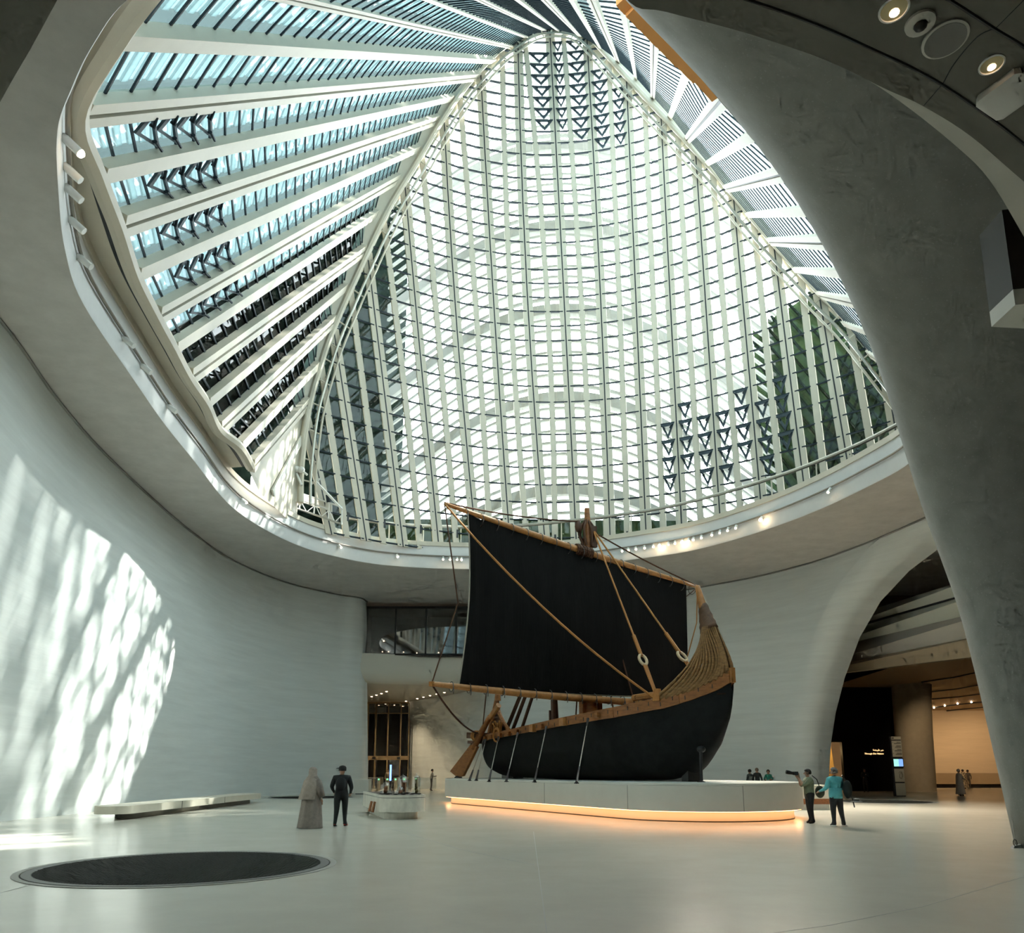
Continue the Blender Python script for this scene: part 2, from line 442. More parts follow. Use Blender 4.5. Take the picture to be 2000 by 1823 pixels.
# enclosure of the building (outside the view)
mb = MB()
mb.box((-45, -25.5, 0), (70, -25, ZS)).box((-45.5, -25, 0), (-45, 110, ZS)).box((70, -25, 0), (70.5, 110, ZS)).box((-45, 110, 0), (70, 110.5, ZS))
tag(mb.build('wall_outer', M['soffit']), 'outer walls of the museum hall beyond the view', None, None, 'structure')

# low ceiling over the camera
ZC = 6.0
ce = [(-13, 14.0)] + [tuple(atz(x, y, ZC)[:2]) for x, y in [(-300, 760), (-100, 390), (0, 200), (60, 95), (112, 0), (150, -70)]] + [(-1.4, 2.75), (-.3, 2.95), (.35, 3.3)] + [tuple(atz(x, y, ZC)[:2]) for x, y in [(1228, 3), (1300, 23), (1458, 65), (1616, 119), (1732, 175), (1802, 207), (1897, 267), (2000, 355), (2150, 480), (2400, 760)]]
ce = [tuple(p[:2]) for p in catmull([(x, y, 0) for x, y in ce], 5)]
poly = ce + [(32, ce[-1][1]), (32, -24), (-13, -24)]
cl = tag(MB().prism(poly, ZC, ZC + .45).build('ceiling_low', M['ceil']), 'low curved painted ceiling overhead at top right', None, None, 'structure')
ce2 = [tuple(atz(x, y, 6.75)[:2]) for x, y in [(1560, 98), (1665, 140), (1756, 197), (1862, 281), (1932, 351), (2000, 463), (2100, 640), (2300, 900)]]
ce2 = [tuple(p[:2]) for p in catmull([(x, y, 0) for x, y in ce2], 5)]
tag(MB().prism(ce2 + [(30, ce2[-1][1]), (30, 4), (3, 4)], 6.75, 7.4).build('ceiling_upper', M['offwhite']), 'pale upper ceiling edge between the low ceiling and the pier', None, None, 'structure')
def groove(px, w=.012, nm='ceiling_groove'):
    pts = catmull([atz(x, y, ZC) for x, y in px], 5)
    mb = MB()
    mb.tube([p + Vector((0, 0, .004)) for p in pts], w, 5)
    mb.build(nm, M['slot'], cl)
groove([(1440, -8), (1570, 38), (1686, 88), (1840, 165), (2000, 281), (2120, 390)])
groove([(1820, -15), (1855, 0), (1942, 56), (2000, 91), (2100, 160)])
groove([(2030, -32), (2000, 0), (1946, 54)], .006); groove([(1946, 54), (1909, 72), (1865, 123), (1842, 163)], .006); groove([(1842, 163), (1804, 207)], .006)

def downlight(px, label, dia):
    c = atz(*px, ZC)
    t = thing('downlight', label, 'ceiling light', c, 'downlights in the low ceiling')
    n = 24
    mb = MB(); r = dia / 2
    mb.rings([[c + Vector((q * math.cos(2 * math.pi * k / n), q * math.sin(2 * math.pi * k / n), z)) for k in range(n)] for q, z in [(r, .002), (r, -.006), (r * .88, -.008), (r * .86, .0)]], True, False)
    mb.build('trim_ring', M['white'], t, True)
    MB().rings([[c + Vector((q * math.cos(2 * math.pi * k / n), q * math.sin(2 * math.pi * k / n), z)) for k in range(n)] for q, z in [(r * .86, -.001), (r * .6, -.0005), (.001, -.0004)]], True, False).build('reflector', mat('reflector', (.5, .42, .25), .2, metal=.9), t)
    MB().ball(c + Vector((r * .15, r * .25, -.004)), r * .33, r * .33, .006).build('lens', M['bulb2'], t)
    lamp('downlight_lamp', 'SPOT', c + Vector((0, 0, -.03)), 60, (1, .85, .65), c + Vector((.3, .6, -5)), .05, 1.3, parent=t)
downlight((1746, 18), 'round recessed downlight at the top edge of the low ceiling', .17)
downlight((1937, 126), 'round recessed downlight beside the white square box', .15)
c = atz(1797, 44, ZC); t = thing('security_camera', 'small dome camera set in the low ceiling', 'camera', c)
MB().lathe(c, [(.085, .0), (.083, -.015), (.06, -.022)], 20).build('housing', M['offwhite'], t, True)
MB().ball(c + Vector((0, 0, -.02)), .04, .04, .03).build('lens', M['black'], t, True)
c = atz(1846, 75, ZC); t = thing('ceiling_speaker', 'round grey speaker grille in the low ceiling', 'speaker', c)
MB().lathe(c, [(.13, 0), (.13, -.012), (.118, -.016)], 28).build('frame', M['offwhite'], t, True)
MB().lathe(c + Vector((0, 0, -.012)), [(.116, 0), (.116, -.006)], 28).build('grille', mat('grille_grey', (.25, .25, .23), .7), t)
c = atz(1968, 178, ZC); t = thing('wireless_box', 'white rounded square box under the low ceiling', 'box', c)
mb = MB(); sq = lambda h, z: [c + Matrix.Rotation(.5, 3, 'Z') @ Vector((h * sx, h * sy, z)) for sx, sy in [(-1, -.8), (-.8, -1), (.8, -1), (1, -.8), (1, .8), (.8, 1), (-.8, 1), (-1, .8)]]
mb.rings([sq(.14, 0), sq(.145, -.05), sq(.12, -.065)]); mb.build('shell', mat('box_white', (.7, .7, .66), .5), t, True)
MB().box((c.x - .03, c.y - .03, c.z - .01), (c.x + .03, c.y + .03, c.z)).build('mount', M['white'], t)
q0 = atY(1962, 612, 9.0); t = thing('projector_housing', 'dark box hung beside the pier with a cream lower face', 'box', q0)
ctr = Vector((q0.x + .42, q0.y, q0.z))
def hbx(z0, z1, a=.42, b=.35): return MB().hexa([ctr + Vector((x * a, y * b, z)) for z in (z0, z1) for x, y in [(-1, -.6), (1, -1), (1, 1), (-1, .8)]])
hbx(.2, 1.35).build('body', mat('box_dark', (.05, .045, .035), .6), t)
hbx(-.02, .2).build('lower_face', M['offwhite'], t)

# ---------------- entrance recess: strip window, bulkhead, soffit, doors
ZE = 8.0
mb = MB()
cur = catmull([(-11.2, 55.6, 0), (-7, 56.6, 0), (-3, 57.0, 0), (1.0, 57.2, 0)], 6)
prof = [(0, 10.05), (0, 9.2), (.12, 8.7), (.4, 8.3), (.8, 8.08), (1.3, ZE), (1.6, ZE)]
mb.rings([[Vector((p.x, p.y + dy, z)) for p in cur] for dy, z in prof], False, False)
tag(mb.build('trim_4', mat('bulkhead_white', (.62, .60, .53), .6), smooth='all', recalc=False), 'white curved bulkhead under the strip window', None, None, 'structure')
ent = tag(MB().add([Vector((p.x, p.y + 1.6, ZE)) for p in cur] + [Vector((2, 80, ZE)), Vector((-17, 80, ZE))], [tuple(range(len(cur) + 2))]).build('ceiling_entrance', mat('entrance_ceiling', (.52, .49, .42), .6)),
          'pale entrance ceiling dotted with small downlights', None, None, 'structure')
for x, y in [(726, 1361), (735, 1358), (745, 1355), (755, 1351), (740, 1378), (768, 1373), (780, 1373), (793, 1370), (815, 1365), (827, 1362), (840, 1359), (853, 1356), (868, 1353)]:
    c = atz(x, y, ZE)
    MB().lathe(c, [(.09, 0), (.08, -.03)], 10).build('recessed_spot', M['bulb2'], ent)
for i, (x, y) in enumerate([(-9, 60.5), (-9.5, 65), (-10.5, 69)]):
    lamp('entrance_lamp', 'SPOT', (x, y, ZE - .1), 450, (1, .78, .5), (x - .2, y + .6, 0), .1, 1.9, .8, parent=ent)
w1 = thing('window_1', 'dark upper strip window with reflections under the ring', None, (-7, 56, 10), None, 'structure')
w1['label'] = 'dark strip window high above the entrance'
dx = [706, 774, 833, 892, 950, 1008]
strip_y = 56.3
for i in range(5):
    a0, a1 = atY(dx[i], 1186, strip_y), atY(dx[i + 1], 1187, strip_y)
    MB().hexa([(a0.x, strip_y, 10.05), (a1.x, strip_y, 10.05), (a1.x, strip_y + .03, 10.05), (a0.x, strip_y + .03, 10.05),
               (a0.x, strip_y, 13.55), (a1.x, strip_y, 13.55), (a1.x, strip_y + .03, 13.55), (a0.x, strip_y + .03, 13.55)]).build('pane', M['strip'], w1)
    MB().box((a0.x - .06, strip_y - .06, 10.0), (a0.x + .06, strip_y + .06, 13.6)).build('mullion', M['black'], w1)
x0, x1 = atY(700, 1186, strip_y).x, 1.5
MB().box((x0, strip_y - .06, 13.5), (x1, strip_y + .06, 13.68)).build('head_frame', M['black'], w1)
MB().box((x0, strip_y - .06, 9.98), (x1, strip_y + .06, 10.1)).build('sill_frame', M['black'], w1)
mb = MB()
mb.add([(x0, 62, 9.9), (x1, 62, 9.9), (x1, 62, 14), (x0, 62, 14)], [(0, 1, 2, 3)]).add([(x0, 56.4, 9.9), (x1, 56.4, 9.9), (x1, 62, 9.9), (x0, 62, 9.9)], [(0, 1, 2, 3)])
mb.add([(x1, 56.4, 9.9), (x1, 62, 9.9), (x1, 62, 14), (x1, 56.4, 14)], [(0, 1, 2, 3)]).add([(x0, 56.4, 9.9), (x0, 62, 9.9), (x0, 62, 14), (x0, 56.4, 14)], [(0, 1, 2, 3)])
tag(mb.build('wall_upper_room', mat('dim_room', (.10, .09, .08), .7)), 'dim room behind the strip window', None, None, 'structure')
random.seed(4)
wr = [o for o in bpy.data.objects if o.name == 'wall_upper_room'][0]
for i in range(12):
    p = atY(random.uniform(715, 900), random.uniform(1272, 1286), 58.5)
    MB().ball(p, .05).build('small_lamp', M['bulb2'], wr)
MB().box((-10, 59, 10), (-8.6, 59.4, 11.2)).build('display_panel', mat('pale_panel', (.4, .4, .37), .6), wr)

# doors
d1 = thing('door_1', 'bronze framed glazed entrance doors with tall dark panes', None, (-10, 71.5, 0), None, 'structure')
DY = 71.5
def dpx(x, y): return atY(x, y, DY)
def drect(x0, x1, y0, y1, dep=.12, m='bronze', nm='frame', dy=0):
    a, b = dpx(x0, y1), dpx(x1, y0)
    return MB().box((a.x, DY - dep + dy, max(a.z, .0)), (b.x, DY + dep + dy, b.z)).build(nm, M[m], d1)
for x in (717, 733, 757, 782, 798): drect(x - 1.6, x + 1.6, 1374, 1543)
drect(716, 799, 1372, 1375); drect(716, 799, 1477, 1485, .16); drect(716, 799, 1393, 1394.5)
for i, (a, b) in enumerate([(718.5, 731.5), (734.5, 755.5), (758.5, 780.5), (783.5, 796.5)]):
    drect(a, b, 1395, 1477, .02, 'nightglass', 'pane'); drect(a, b, 1485, 1542, .02, 'nightglass' if i != 2 else 'strip', 'pane'); drect(a, b, 1375, 1393, .02, 'strip', 'pane')
for x in (731, 779): drect(x - 3, x + 3, 1479, 1483.5, .2, 'black', 'exit_sign')
for x in (738, 742, 788): drect(x - .8, x + .8, 1395, 1540, .1, 'white', 'inner_post', 1.2)
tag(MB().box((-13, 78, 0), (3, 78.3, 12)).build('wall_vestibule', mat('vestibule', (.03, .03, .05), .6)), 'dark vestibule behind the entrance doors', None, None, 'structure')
MB().box((-9.8, 76, .0), (-7.6, 77.5, 3.2)).build('vestibule_panel', M['warmwall'], d1)
lamp('vestibule_lamp', 'POINT', (-9.0, 75, 2.8), 40, (1, .7, .35), parent=d1)
# ---------------- gallery on the right, behind the arch
g1 = thing('ceiling_bridge', 'pale banded bridge crossing behind the arch', None, atY(1700, 1250, 50), None, 'structure')
YL, YRr = 50.0, 41.0
def band(l0, r0, l1, r1, m, nm, back=.6):
    a, b, c, d = atY(*l0, YL), atY(*r0, YRr), atY(*r1, YRr), atY(*l1, YL)
    e = (a - b) * .6; a2 = a + e; d2 = d + (d - c) * .6; e = (b - a) * .5; b2 = b + e; c2 = c + (c - d) * .5
    o = Vector((.4, .9, 0)) * back
    MB().hexa([d2, c2, c2 + o, d2 + o, a2, b2, b2 + o, a2 + o]).build(nm, m, g1)
pale = mat('bridge_pale', (.50, .52, .46), .5)
band((1690, 1195), (1858, 1142), (1673, 1221), (1863, 1167), pale, 'parapet')
band((1673, 1221), (1863, 1167), (1672, 1226), (1864, 1171), M['slot'], 'shadow_slot', .3)
band((1672, 1226), (1864, 1171), (1655, 1258), (1873, 1206), pale, 'fascia')
band((1655, 1258), (1873, 1206), (1640, 1297), (1885, 1248), mat('bridge_grey', (.42, .40, .36), .6), 'lower_fascia')
band((1640, 1297), (1885, 1248), (1632, 1316), (1896, 1284), mat('bridge_under', (.34, .27, .18), .6), 'underside')
mb = MB().box((15, 66, 9.5), (60, 66.3, ZS)); mb.box((15, 54, 12.6), (60, 60, ZS))
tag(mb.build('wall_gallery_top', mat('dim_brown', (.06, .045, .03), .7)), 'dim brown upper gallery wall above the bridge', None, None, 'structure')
YB = 62.0
xb0, xb1 = atY(1590, 1500, YB).x, atY(1762, 1500, YB).x
xd0, xd1 = atY(1612, 1500, YB).x, atY(1648, 1500, YB).x
zd = atY(1630, 1450, YB).z
mb = MB().box((18, YB, 0), (xd0, YB + .4, 10.5)).box((xd1, YB, 0), (xb1, YB + .4, 10.5)).box((xd0, YB, zd), (xd1, YB + .4, 10.5))
wk = tag(mb.build('wall_black', M['blackwall']), 'black gallery wall with a lit doorway behind the arch', None, None, 'structure')
mb = MB().add([(xd0 - .3, YB + 3, 0), (xd1 + .6, YB + 3, 0), (xd1 + .3, YB + 3, zd + .5), (xd0 - .3, YB + 3, zd + .5)], [(0, 1, 2, 3)])
mb.build('doorway_lining', mat('ochre_wall', (.55, .36, .13), .7), wk)
lamp('doorway_lamp', 'POINT', ((xd0 + xd1) / 2, YB + 1.6, zd - .6), 90, (1, .68, .3), parent=wk)
def text(body, p, size, m, parent, nm, align='CENTER', rotz=0):
    cu = bpy.data.curves.new(nm, 'FONT'); cu.body = body; cu.size = size; cu.align_x = align; cu.extrude = .01
    tmp = bpy.data.objects.new(nm, cu); COL.objects.link(tmp)
    me = bpy.data.meshes.new_from_object(tmp.evaluated_get(bpy.context.evaluated_depsgraph_get()))
    bpy.data.objects.remove(tmp)
    o = bpy.data.objects.new(nm, me); COL.objects.link(o)
    me.materials.clear(); me.materials.append(m)
    off = Vector((0, 0, 0)); r = parent
    while r is not None: off += r.location; r = r.parent
    o.parent = parent; o.location = Vector(p) - off; o.rotation_euler = (math.pi / 2, 0, rotz)
    return o
pt = atY(1707.5, 1474, YB - .05)
text('Through Our Nature', pt, .175, M['gold'], wk, 'sign_lettering')
text('\ufe8e\ufee8\ufe98\ufecc\ufef4\ufe92\ufec3 \ufeae\ufe92\ufecb', atY(1715.5, 1467, YB - .05), .19, M['gold'], wk, 'sign_lettering')
# column beyond
R = []
for y, xa, xb in [(1546, 1757, 1827), (1500, 1753, 1824), (1430, 1749, 1819), (1370, 1745, 1817), (1300, 1739, 1818), (1240, 1720, 1835)]:
    a, b = atY(xa, y, 61), atY(xb, y, 61)
    c = (a + b) / 2; r = (b.x - a.x) / 2
    z = 0 if y == 1546 else c.z
    R.append([Vector((c.x + r * math.cos(2 * math.pi * k / 32), 61 + 1.1 * math.sin(2 * math.pi * k / 32), z)) for k in range(32)])
tag(MB().rings(R).build('column', mat('gallery_column', (.42, .37, .28), .75, var=.08, scale=2), smooth=True), 'broad tan concrete column in the gallery behind the sign totem', 'column', None, 'structure')
gw = tag(MB().box((30, 76, 0), (69, 76.4, 9)).build('wall_gallery', M['warmwall']), 'warm lit concrete gallery wall at far right', None, None, 'structure')
gc = tag(MB().add([(27, 49, 8.9), (69, 45, 9.1), (69, 76, 7.3), (24, 76, 7.5)], [(0, 1, 2, 3)]).build('ceiling_gallery', M['warmceil']), 'warm brown gallery ceiling with curved dark tracks', None, None, 'structure')
def gz(x, y):
    d = ray(x, y)
    z = 8.5
    for _ in range(20):
        p = atz(x, y, z); z = 9.4 + (p.y - 41) / 35 * (-1.95)
    return atz(x, y, z - .03)
for ln in [[(1800, 1332), (1860, 1323), (1920, 1310)], [(1810, 1352), (1870, 1345), (1930, 1334)], [(1812, 1366), (1870, 1361), (1940, 1352)], [(1815, 1383), (1870, 1376), (1945, 1368)], [(1842, 1393), (1850, 1388), (1880, 1385), (1945, 1379)], [(1882, 1398), (1900, 1393), (1950, 1389)]]:
    MB().tube([gz(*q) for q in ln], .09, 6).build('track', M['slot'], gc)
for x, y in [(1824, 1381), (1845, 1377), (1870, 1373), (1897, 1370), (1890, 1396), (1905, 1393), (1921, 1391)]:
    MB().ball(gz(x, y) - Vector((0, 0, .08)), .08).build('track_spot', M['bulb2'], gc)
for x, y in [(35, 68), (40, 69), (45, 70), (50, 64)]:
    lamp('gallery_lamp', 'SPOT', (x, y, 7.0), 420, (1, .66, .34), (x + 1, y + 6, 1.0), .2, 2.2, .9, parent=gc)
lamp('fill_spot', 'SPOT', (29.5, 52, 8.2), 500, (1, .72, .42), (33.5, 60, 2.5), .2, 1.0, .8, parent=gc); lamp('fill_spot', 'SPOT', (31.5, 44.5, 8.0), 260, (1, .8, .55), (29.2, 50.6, .8), .2, .5, .8, parent=gc); lamp('fill_spot', 'SPOT', (25.5, 45.5, 8.0), 260, (1, .8, .55), (25.2, 50.6, 1.8), .2, .5, .8, parent=gc)  # unseen fill spots added to brighten the column, totem and robed woman
MB().box((33, 73.6, .35), (60, 75.2, 1.35)).build('reception_counter', mat('counter_wood', (.26, .20, .13), .5))
o = bpy.data.objects['reception_counter']; tag(o, 'long brown reception counter along the warm gallery wall', 'counter')
o = MB().box((33.2, 74.0, 0), (60, 75.2, .35)).build('plinth', M['black'], o)
# ================================================================ glazed back wall
def Yc(x): return 48.3 - .029 * (x - 2.5) ** 2
def cyl(x, y):
    d = ray(x, y); k = .029
    a = k * d[0] ** 2; b = d[1] - 2 * k * 2.5 * d[0]; c = k * 6.25 - 48.3
    t = (-b + math.sqrt(b * b - 4 * a * c)) / (2 * a) if a > 1e-9 else -c / b
    return Vector((d[0] * t, d[1] * t, EYE + d[2] * t))
ARCHPX = [(581, 985), (583, 914), (597, 805), (622, 715), (646, 647), (700, 527), (753, 418), (805, 333), (858, 246), (911, 172), (963, 116), (1000, 88), (1030, 70), (1069, 60), (1121, 63),
          (1156, 84), (1209, 140), (1262, 197), (1332, 270), (1416, 361), (1497, 460), (1598, 569), (1669, 640), (1730, 715), (1790, 790)]
apx = catmull([(x, y, 0) for x, y in ARCHPX], 12)
def arch_y(px):
    for a, b in zip(apx[:-1], apx[1:]):
        if a.x <= px <= b.x and b.x > a.x: return a.y + (b.y - a.y) * (px - a.x) / (b.x - a.x)
    return None
win = thing('window_2', 'huge curved glazed wall of cream mullions above the boat', None, (2, 48, ZR), None, 'structure')
# mullion x at given image heights: (y, x) samples, double or single
MU = [[(900, 614), (972, 630)], [(900, 654), (1000, 669)], [(900, 688), (1029, 711), (640, 650)], [(900, 728), (1032, 744), (640, 693)], [(900, 765), (1032, 782), (640, 734)],
      [(900, 803), (1038, 817), (640, 776), (480, 755)], [(900, 839), (1038, 853), (640, 815), (480, 800)], [(900, 877), (1038, 888), (640, 854), (480, 840)],
      [(900, 914), (996, 922), (640, 891), (340, 872)], [(900, 948), (640, 932), (480, 920), (340, 910)], [(900, 984), (640, 965), (480, 959), (340, 948)],
      [(900, 1016), (640, 999), (480, 992), (340, 986)], [(900, 1051), (640, 1032), (480, 1026), (340, 1018)], [(900, 1082), (640, 1070), (480, 1064), (340, 1050)],
      [(1029, 1124), (900, 1118), (640, 1103), (480, 1098), (340, 1088)], [(994, 1156), (820, 1148), (480, 1129), (340, 1120)], [(1018, 1191), (820, 1183), (480, 1169), (340, 1161)],
      [(1006, 1224), (820, 1219), (480, 1205), (340, 1200)], [(1015, 1261), (820, 1253), (480, 1238)], [(1006, 1293), (820, 1289), (480, 1271)], [(1003, 1330), (820, 1323), (480, 1304)],
      [(1000, 1368), (820, 1357), (480, 1337)], [(994, 1405), (820, 1396), (480, 1371)], [(978, 1444), (820, 1433), (480, 1404)], [(972, 1486), (820, 1473), (480, 1442)],
      [(956, 1526), (820, 1512), (480, 1478)], [(944, 1571), (820, 1555), (640, 1532), (540, 1520)], [(925, 1611), (820, 1597), (640, 1577)], [(894, 1656), (820, 1641), (627, 1610)],
      [(873, 1703), (820, 1692), (700, 1672)], [(850, 1752), (760, 1737)]]
mull = []
for smp in MU:
    ys = np.array([p[0] for p in smp], float); xs = np.array([p[1] for p in smp], float)
    k = np.polyfit(ys, xs, 1 if len(smp) < 4 else 2)
    fx = lambda y, k=k: float(np.polyval(k, y))
    ytop = None
    for y in np.arange(1040, 40, -2.0):
        ya = arch_y(fx(y))
        if ya is not None and y <= ya: ytop = y; break
    if ytop is None: ytop = 900 if fx(900) < 640 else 700
    pts = [cyl(fx(y), y) for y in np.linspace(1060, ytop, 7)]
    p0 = pts[0] + (pts[0] - pts[1]) * ((pts[0].z - 15.2) / max(.01, (pts[1].z - pts[0].z)))
    p0 = Vector((p0.x, Yc(p0.x), 15.2)); pts[0] = p0
    mull.append(pts)
def mull_at(i, z):
    P = mull[i]
    if z <= P[0].z: return P[0].x
    for a, b in zip(P[:-1], P[1:]):
        if a.z <= z <= b.z: return lerp(a.x, b.x, (z - a.z) / (b.z - a.z))
    a, b = P[-2], P[-1]
    return b.x + (b.x - a.x) / (b.z - a.z) * (z - b.z)
def wall_frame(x):
    s = -.058 * (x - 2.5); t = Vector((1, s, 0)).normalized(); return t, Vector((t.y, -t.x, 0))   # tangent, inward normal
for i, P in enumerate(mull):
    dbl = i % 2 == 0
    t, n = wall_frame(P[3].x)
    def bx(off, w, d, dn):
        mb = MB(); RR = []
        for p in P:
            c = p + t * off + n * dn
            RR.append([c - t * w / 2 - n * d / 2, c + t * w / 2 - n * d / 2, c + t * w / 2 + n * d / 2, c - t * w / 2 + n * d / 2])
        mb.rings(RR); return mb
    if dbl:
        mo = bx(-.19, .33, .12, .05).build('mullion', M['cream'], win)
        bx(.19, .33, .12, .05).build('mullion_half', M['cream'], mo)
        bx(0, .08, .12, .06).build('slot', M['slot'], mo)
    else:
        mo = bx(0, .40, .12, .05).build('mullion', M['cream'], win)
        p = P[0]; 
        b = p + t * 0 + n * .115 + Vector((0, 0, 1.0))
        MB().bar(b, b + Vector((0, 0, .55)), .12, .02, t).build('socket', M['slot'], mo)
# panes and transoms
zs = [15.3]; 
while zs[-1] < 58: zs.append(zs[-1] + lerp(1.22, .97, min(1, max(0, (zs[-1] - 18) / 30))))
# top of each bay: arch height over plan X
arc3 = [cyl(p.x, p.y) for p in apx]
def arch_z(x):
    for a, b in zip(arc3[:-1], arc3[1:]):
        if min(a.x, b.x) <= x <= max(a.x, b.x) and abs(b.x - a.x) > 1e-6 and b.z > 17:
            return lerp(a.z, b.z, (x - a.x) / (b.x - a.x))
    return 17
cells = []
for i in range(len(mull) - 1):
    for a, b in zip(zs[:-1], zs[1:]):
        xl0, xr0, xl1, xr1 = mull_at(i, a), mull_at(i + 1, a), mull_at(i, b), mull_at(i + 1, b)
        xm = (xl0 + xr0) / 2
        if arch_z(xm) < a - .1: break
        cells.append((i, a, b, xl0, xr0, xl1, xr1))
def proj(p):
    X, Y, Z = p[0], p[1], p[2] - EYE
    f = Y * math.cos(TILT) + Z * math.sin(TILT); v = -Y * math.sin(TILT) + Z * math.cos(TILT)
    return CX + F * X / f, CY - F * v / f
def pane_boxes(mb, c):
    i, a, b, xl0, xr0, xl1, xr1 = c
    q = [Vector((xl0 + .1, Yc(xl0 + .1), a)), Vector((xr0 - .1, Yc(xr0 - .1), a)), Vector((xr1 - .1, Yc(xr1 - .1), b)), Vector((xl1 + .1, Yc(xl1 + .1), b))]
    t, n = wall_frame((xl0 + xr0) / 2)
    return mb.add(q, [(0, 1, 2, 3)])
def transom(mb, c):
    i, a, b, xl0, xr0, xl1, xr1 = c
    t, n = wall_frame((xl0 + xr0) / 2)
    return mb.bar(Vector((xl0 + .12, Yc(xl0 + .12), a)) + n * .06, Vector((xr0 - .12, Yc(xr0 - .12), a)) + n * .06, .075, .12, (0, 0, 1))
def in_view(c):
    x, y = proj(Vector(((c[3] + c[4]) / 2, Yc((c[3] + c[4]) / 2), c[1])))
    return 560 < x < 1760 and 40 < y < 1035
VB = {}     # vents on the back wall: (bay, from px y, count)
for bay, y0, n_ in [(13, 98, 7), (14, 84, 8), (15, 84, 9), (16, 140, 7), (17, 184, 5), (19, 818, 4), (20, 805, 4), (21, 806, 4), (22, 796, 4), (23, 773, 4), (24, 768, 4), (25, 744, 4)]:
    cc = [c for c in cells if c[0] == bay]
    cc.sort(key=lambda c: abs(proj(Vector(((c[3] + c[4]) / 2, Yc((c[3] + c[4]) / 2), c[2])))[1] - y0))
    k = cc[0]; z = k[1]
    lst = sorted([c for c in cells if c[0] == bay and c[1] <= z + .01], key=lambda c: -c[1])[:n_]
    for c in lst: VB[(bay, c[1])] = 1
vis = [c for c in cells if in_view(c)]
vis.sort(key=lambda c: -c[1] + 0 * c[0])           # all alike; nearest the eye are the lowest
vis = sorted(vis, key=lambda c: c[1])
single = set(id(c) for c in vis[:300])
rest_p, rest_t = MB(), MB()
for c in cells:
    if id(c) in single:
        pane_boxes(MB(), c).build('pane', M['glass_back'], win)
        transom(MB(), c).build('transom', M['dark'], win)
    else:
        pane_boxes(rest_p, c); transom(rest_t, c)
tag(rest_p.build('upper_panes', M['glass_back'], win), None, kind='stuff'); tag(rest_t.build('upper_transoms', M['dark'], win), None, kind='stuff')
def vent_frame(P0, P1, P2, n, w, parent):
    """triangular opening frame with two stays; P0 P1 the hinge side, P2 the tip"""
    c = (P0 + P1 + P2) / 3
    ins = [p + (c - p) * w for p in (P0, P1, P2)]
    outr = [P0, P1, P2]
    mb = MB()
    for k in range(3):
        a, b, ai, bi = outr[k], outr[(k + 1) % 3], ins[k], ins[(k + 1) % 3]
        mb.hexa([a, b, bi, ai, a + n * .07, b + n * .07, bi + n * .07, ai + n * .07])
    v = mb.build('vent', M['vent'], parent)
    for p, q in ((P0, P2), (P1, P2)):
        m0 = lerp(lerp(p, q, .36), c, .3) + n * .12
        MB().tube([m0, m0 + (p - q) * .02 + (c - m0) * .25 + n * .1, lerp(p, q, .12) + n * .2], .045, 6).build('actuator', M['dark'], v)
    return v
for c in cells:
    if (c[0], c[1]) in VB:
        i, a, b, xl0, xr0, xl1, xr1 = c
        t, n = wall_frame((xl0 + xr0) / 2)
        P0 = Vector((xl1 + .14, Yc(xl1 + .14), b - .05)) + n * .08; P1 = Vector((xr1 - .14, Yc(xr1 - .14), b - .05)) + n * .08
        xm = (xl0 + xr0) / 2
        vent_frame(P0, P1, Vector((xm, Yc(xm), a + .06)) + n * .08, n, .46, win)
# arch rib (two tubes with a flat web) following the curve
def arch_pts(dz=0, dn=0, step=2):
    out = []
    for k in range(0, len(arc3), step):
        p = arc3[k]; t, n = wall_frame(p.x)
        out.append(p + n * dn)
    return out
A = arch_pts(0, .35, 2)
MB().tube(A, .20, 8).build('arch_tube', M['cream'], win, True)
mb = MB(); cen = Vector((2.5, 0, 30))
Ai = [p + (cen - p).normalized() * .0 for p in A]
def shrink(P, d):
    out = []
    for k, p in enumerate(P):
        t = (P[min(k + 1, len(P) - 1)] - P[max(k - 1, 0)]).normalized(); tt, n = wall_frame(p.x)
        q = t.cross(n); 
        if q.dot(Vector((3 - p.x, 0, 32 - p.z))) < 0: q = -q
        out.append(p + q * d)
    return out
S1, S2, S3 = shrink(A, .62), shrink(A, -.55), shrink(A, .95)
MB().tube(S1, .09, 6).build('arch_rail', M['pipe'], win, True)
MB().tube(S3, .07, 6).build('arch_rail', M['cream'], win, True)
mb = MB(); mb.rings([[p for p in shrink(A, -.95)], [p for p in shrink(A, .12)]], False, False); mb.rings([[p + wall_frame(p.x)[1] * -.5 for p in shrink(A, -.95)], [p + wall_frame(p.x)[1] * -.5 for p in shrink(A, .3)]], False, False)
mb.build('arch_web', M['cream'], win, recalc=False)
for k in range(4, len(A) - 4, 3):
    MB().tube([A[k], S3[k]], .045, 5).build('arch_bracket', M['cream'], win)
# handrail pipe in front of the glazing
hp = [atz(x, y, 17.2) for x, y in [(676, 1012), (735, 1020), (800, 1026), (870, 1029), (950, 1030), (1050, 1024), (1160, 1012), (1200, 1007), (1290, 993), (1380, 972), (1470, 946), (1560, 916), (1640, 884), (1690, 862), (1760, 826)]]
hp = catmull(hp, 5)
hr = tag(MB().tube(hp, .11, 8).build('handrail', M['pipe'], smooth=True), 'long satin pipe rail along the foot of the glazed wall', 'rail')
for k in range(2, len(hp), 5):
    MB().tube([hp[k], hp[k] + Vector((0, .1, -1.5))], .04, 6).build('rail_bracket', M['cream'], hr)

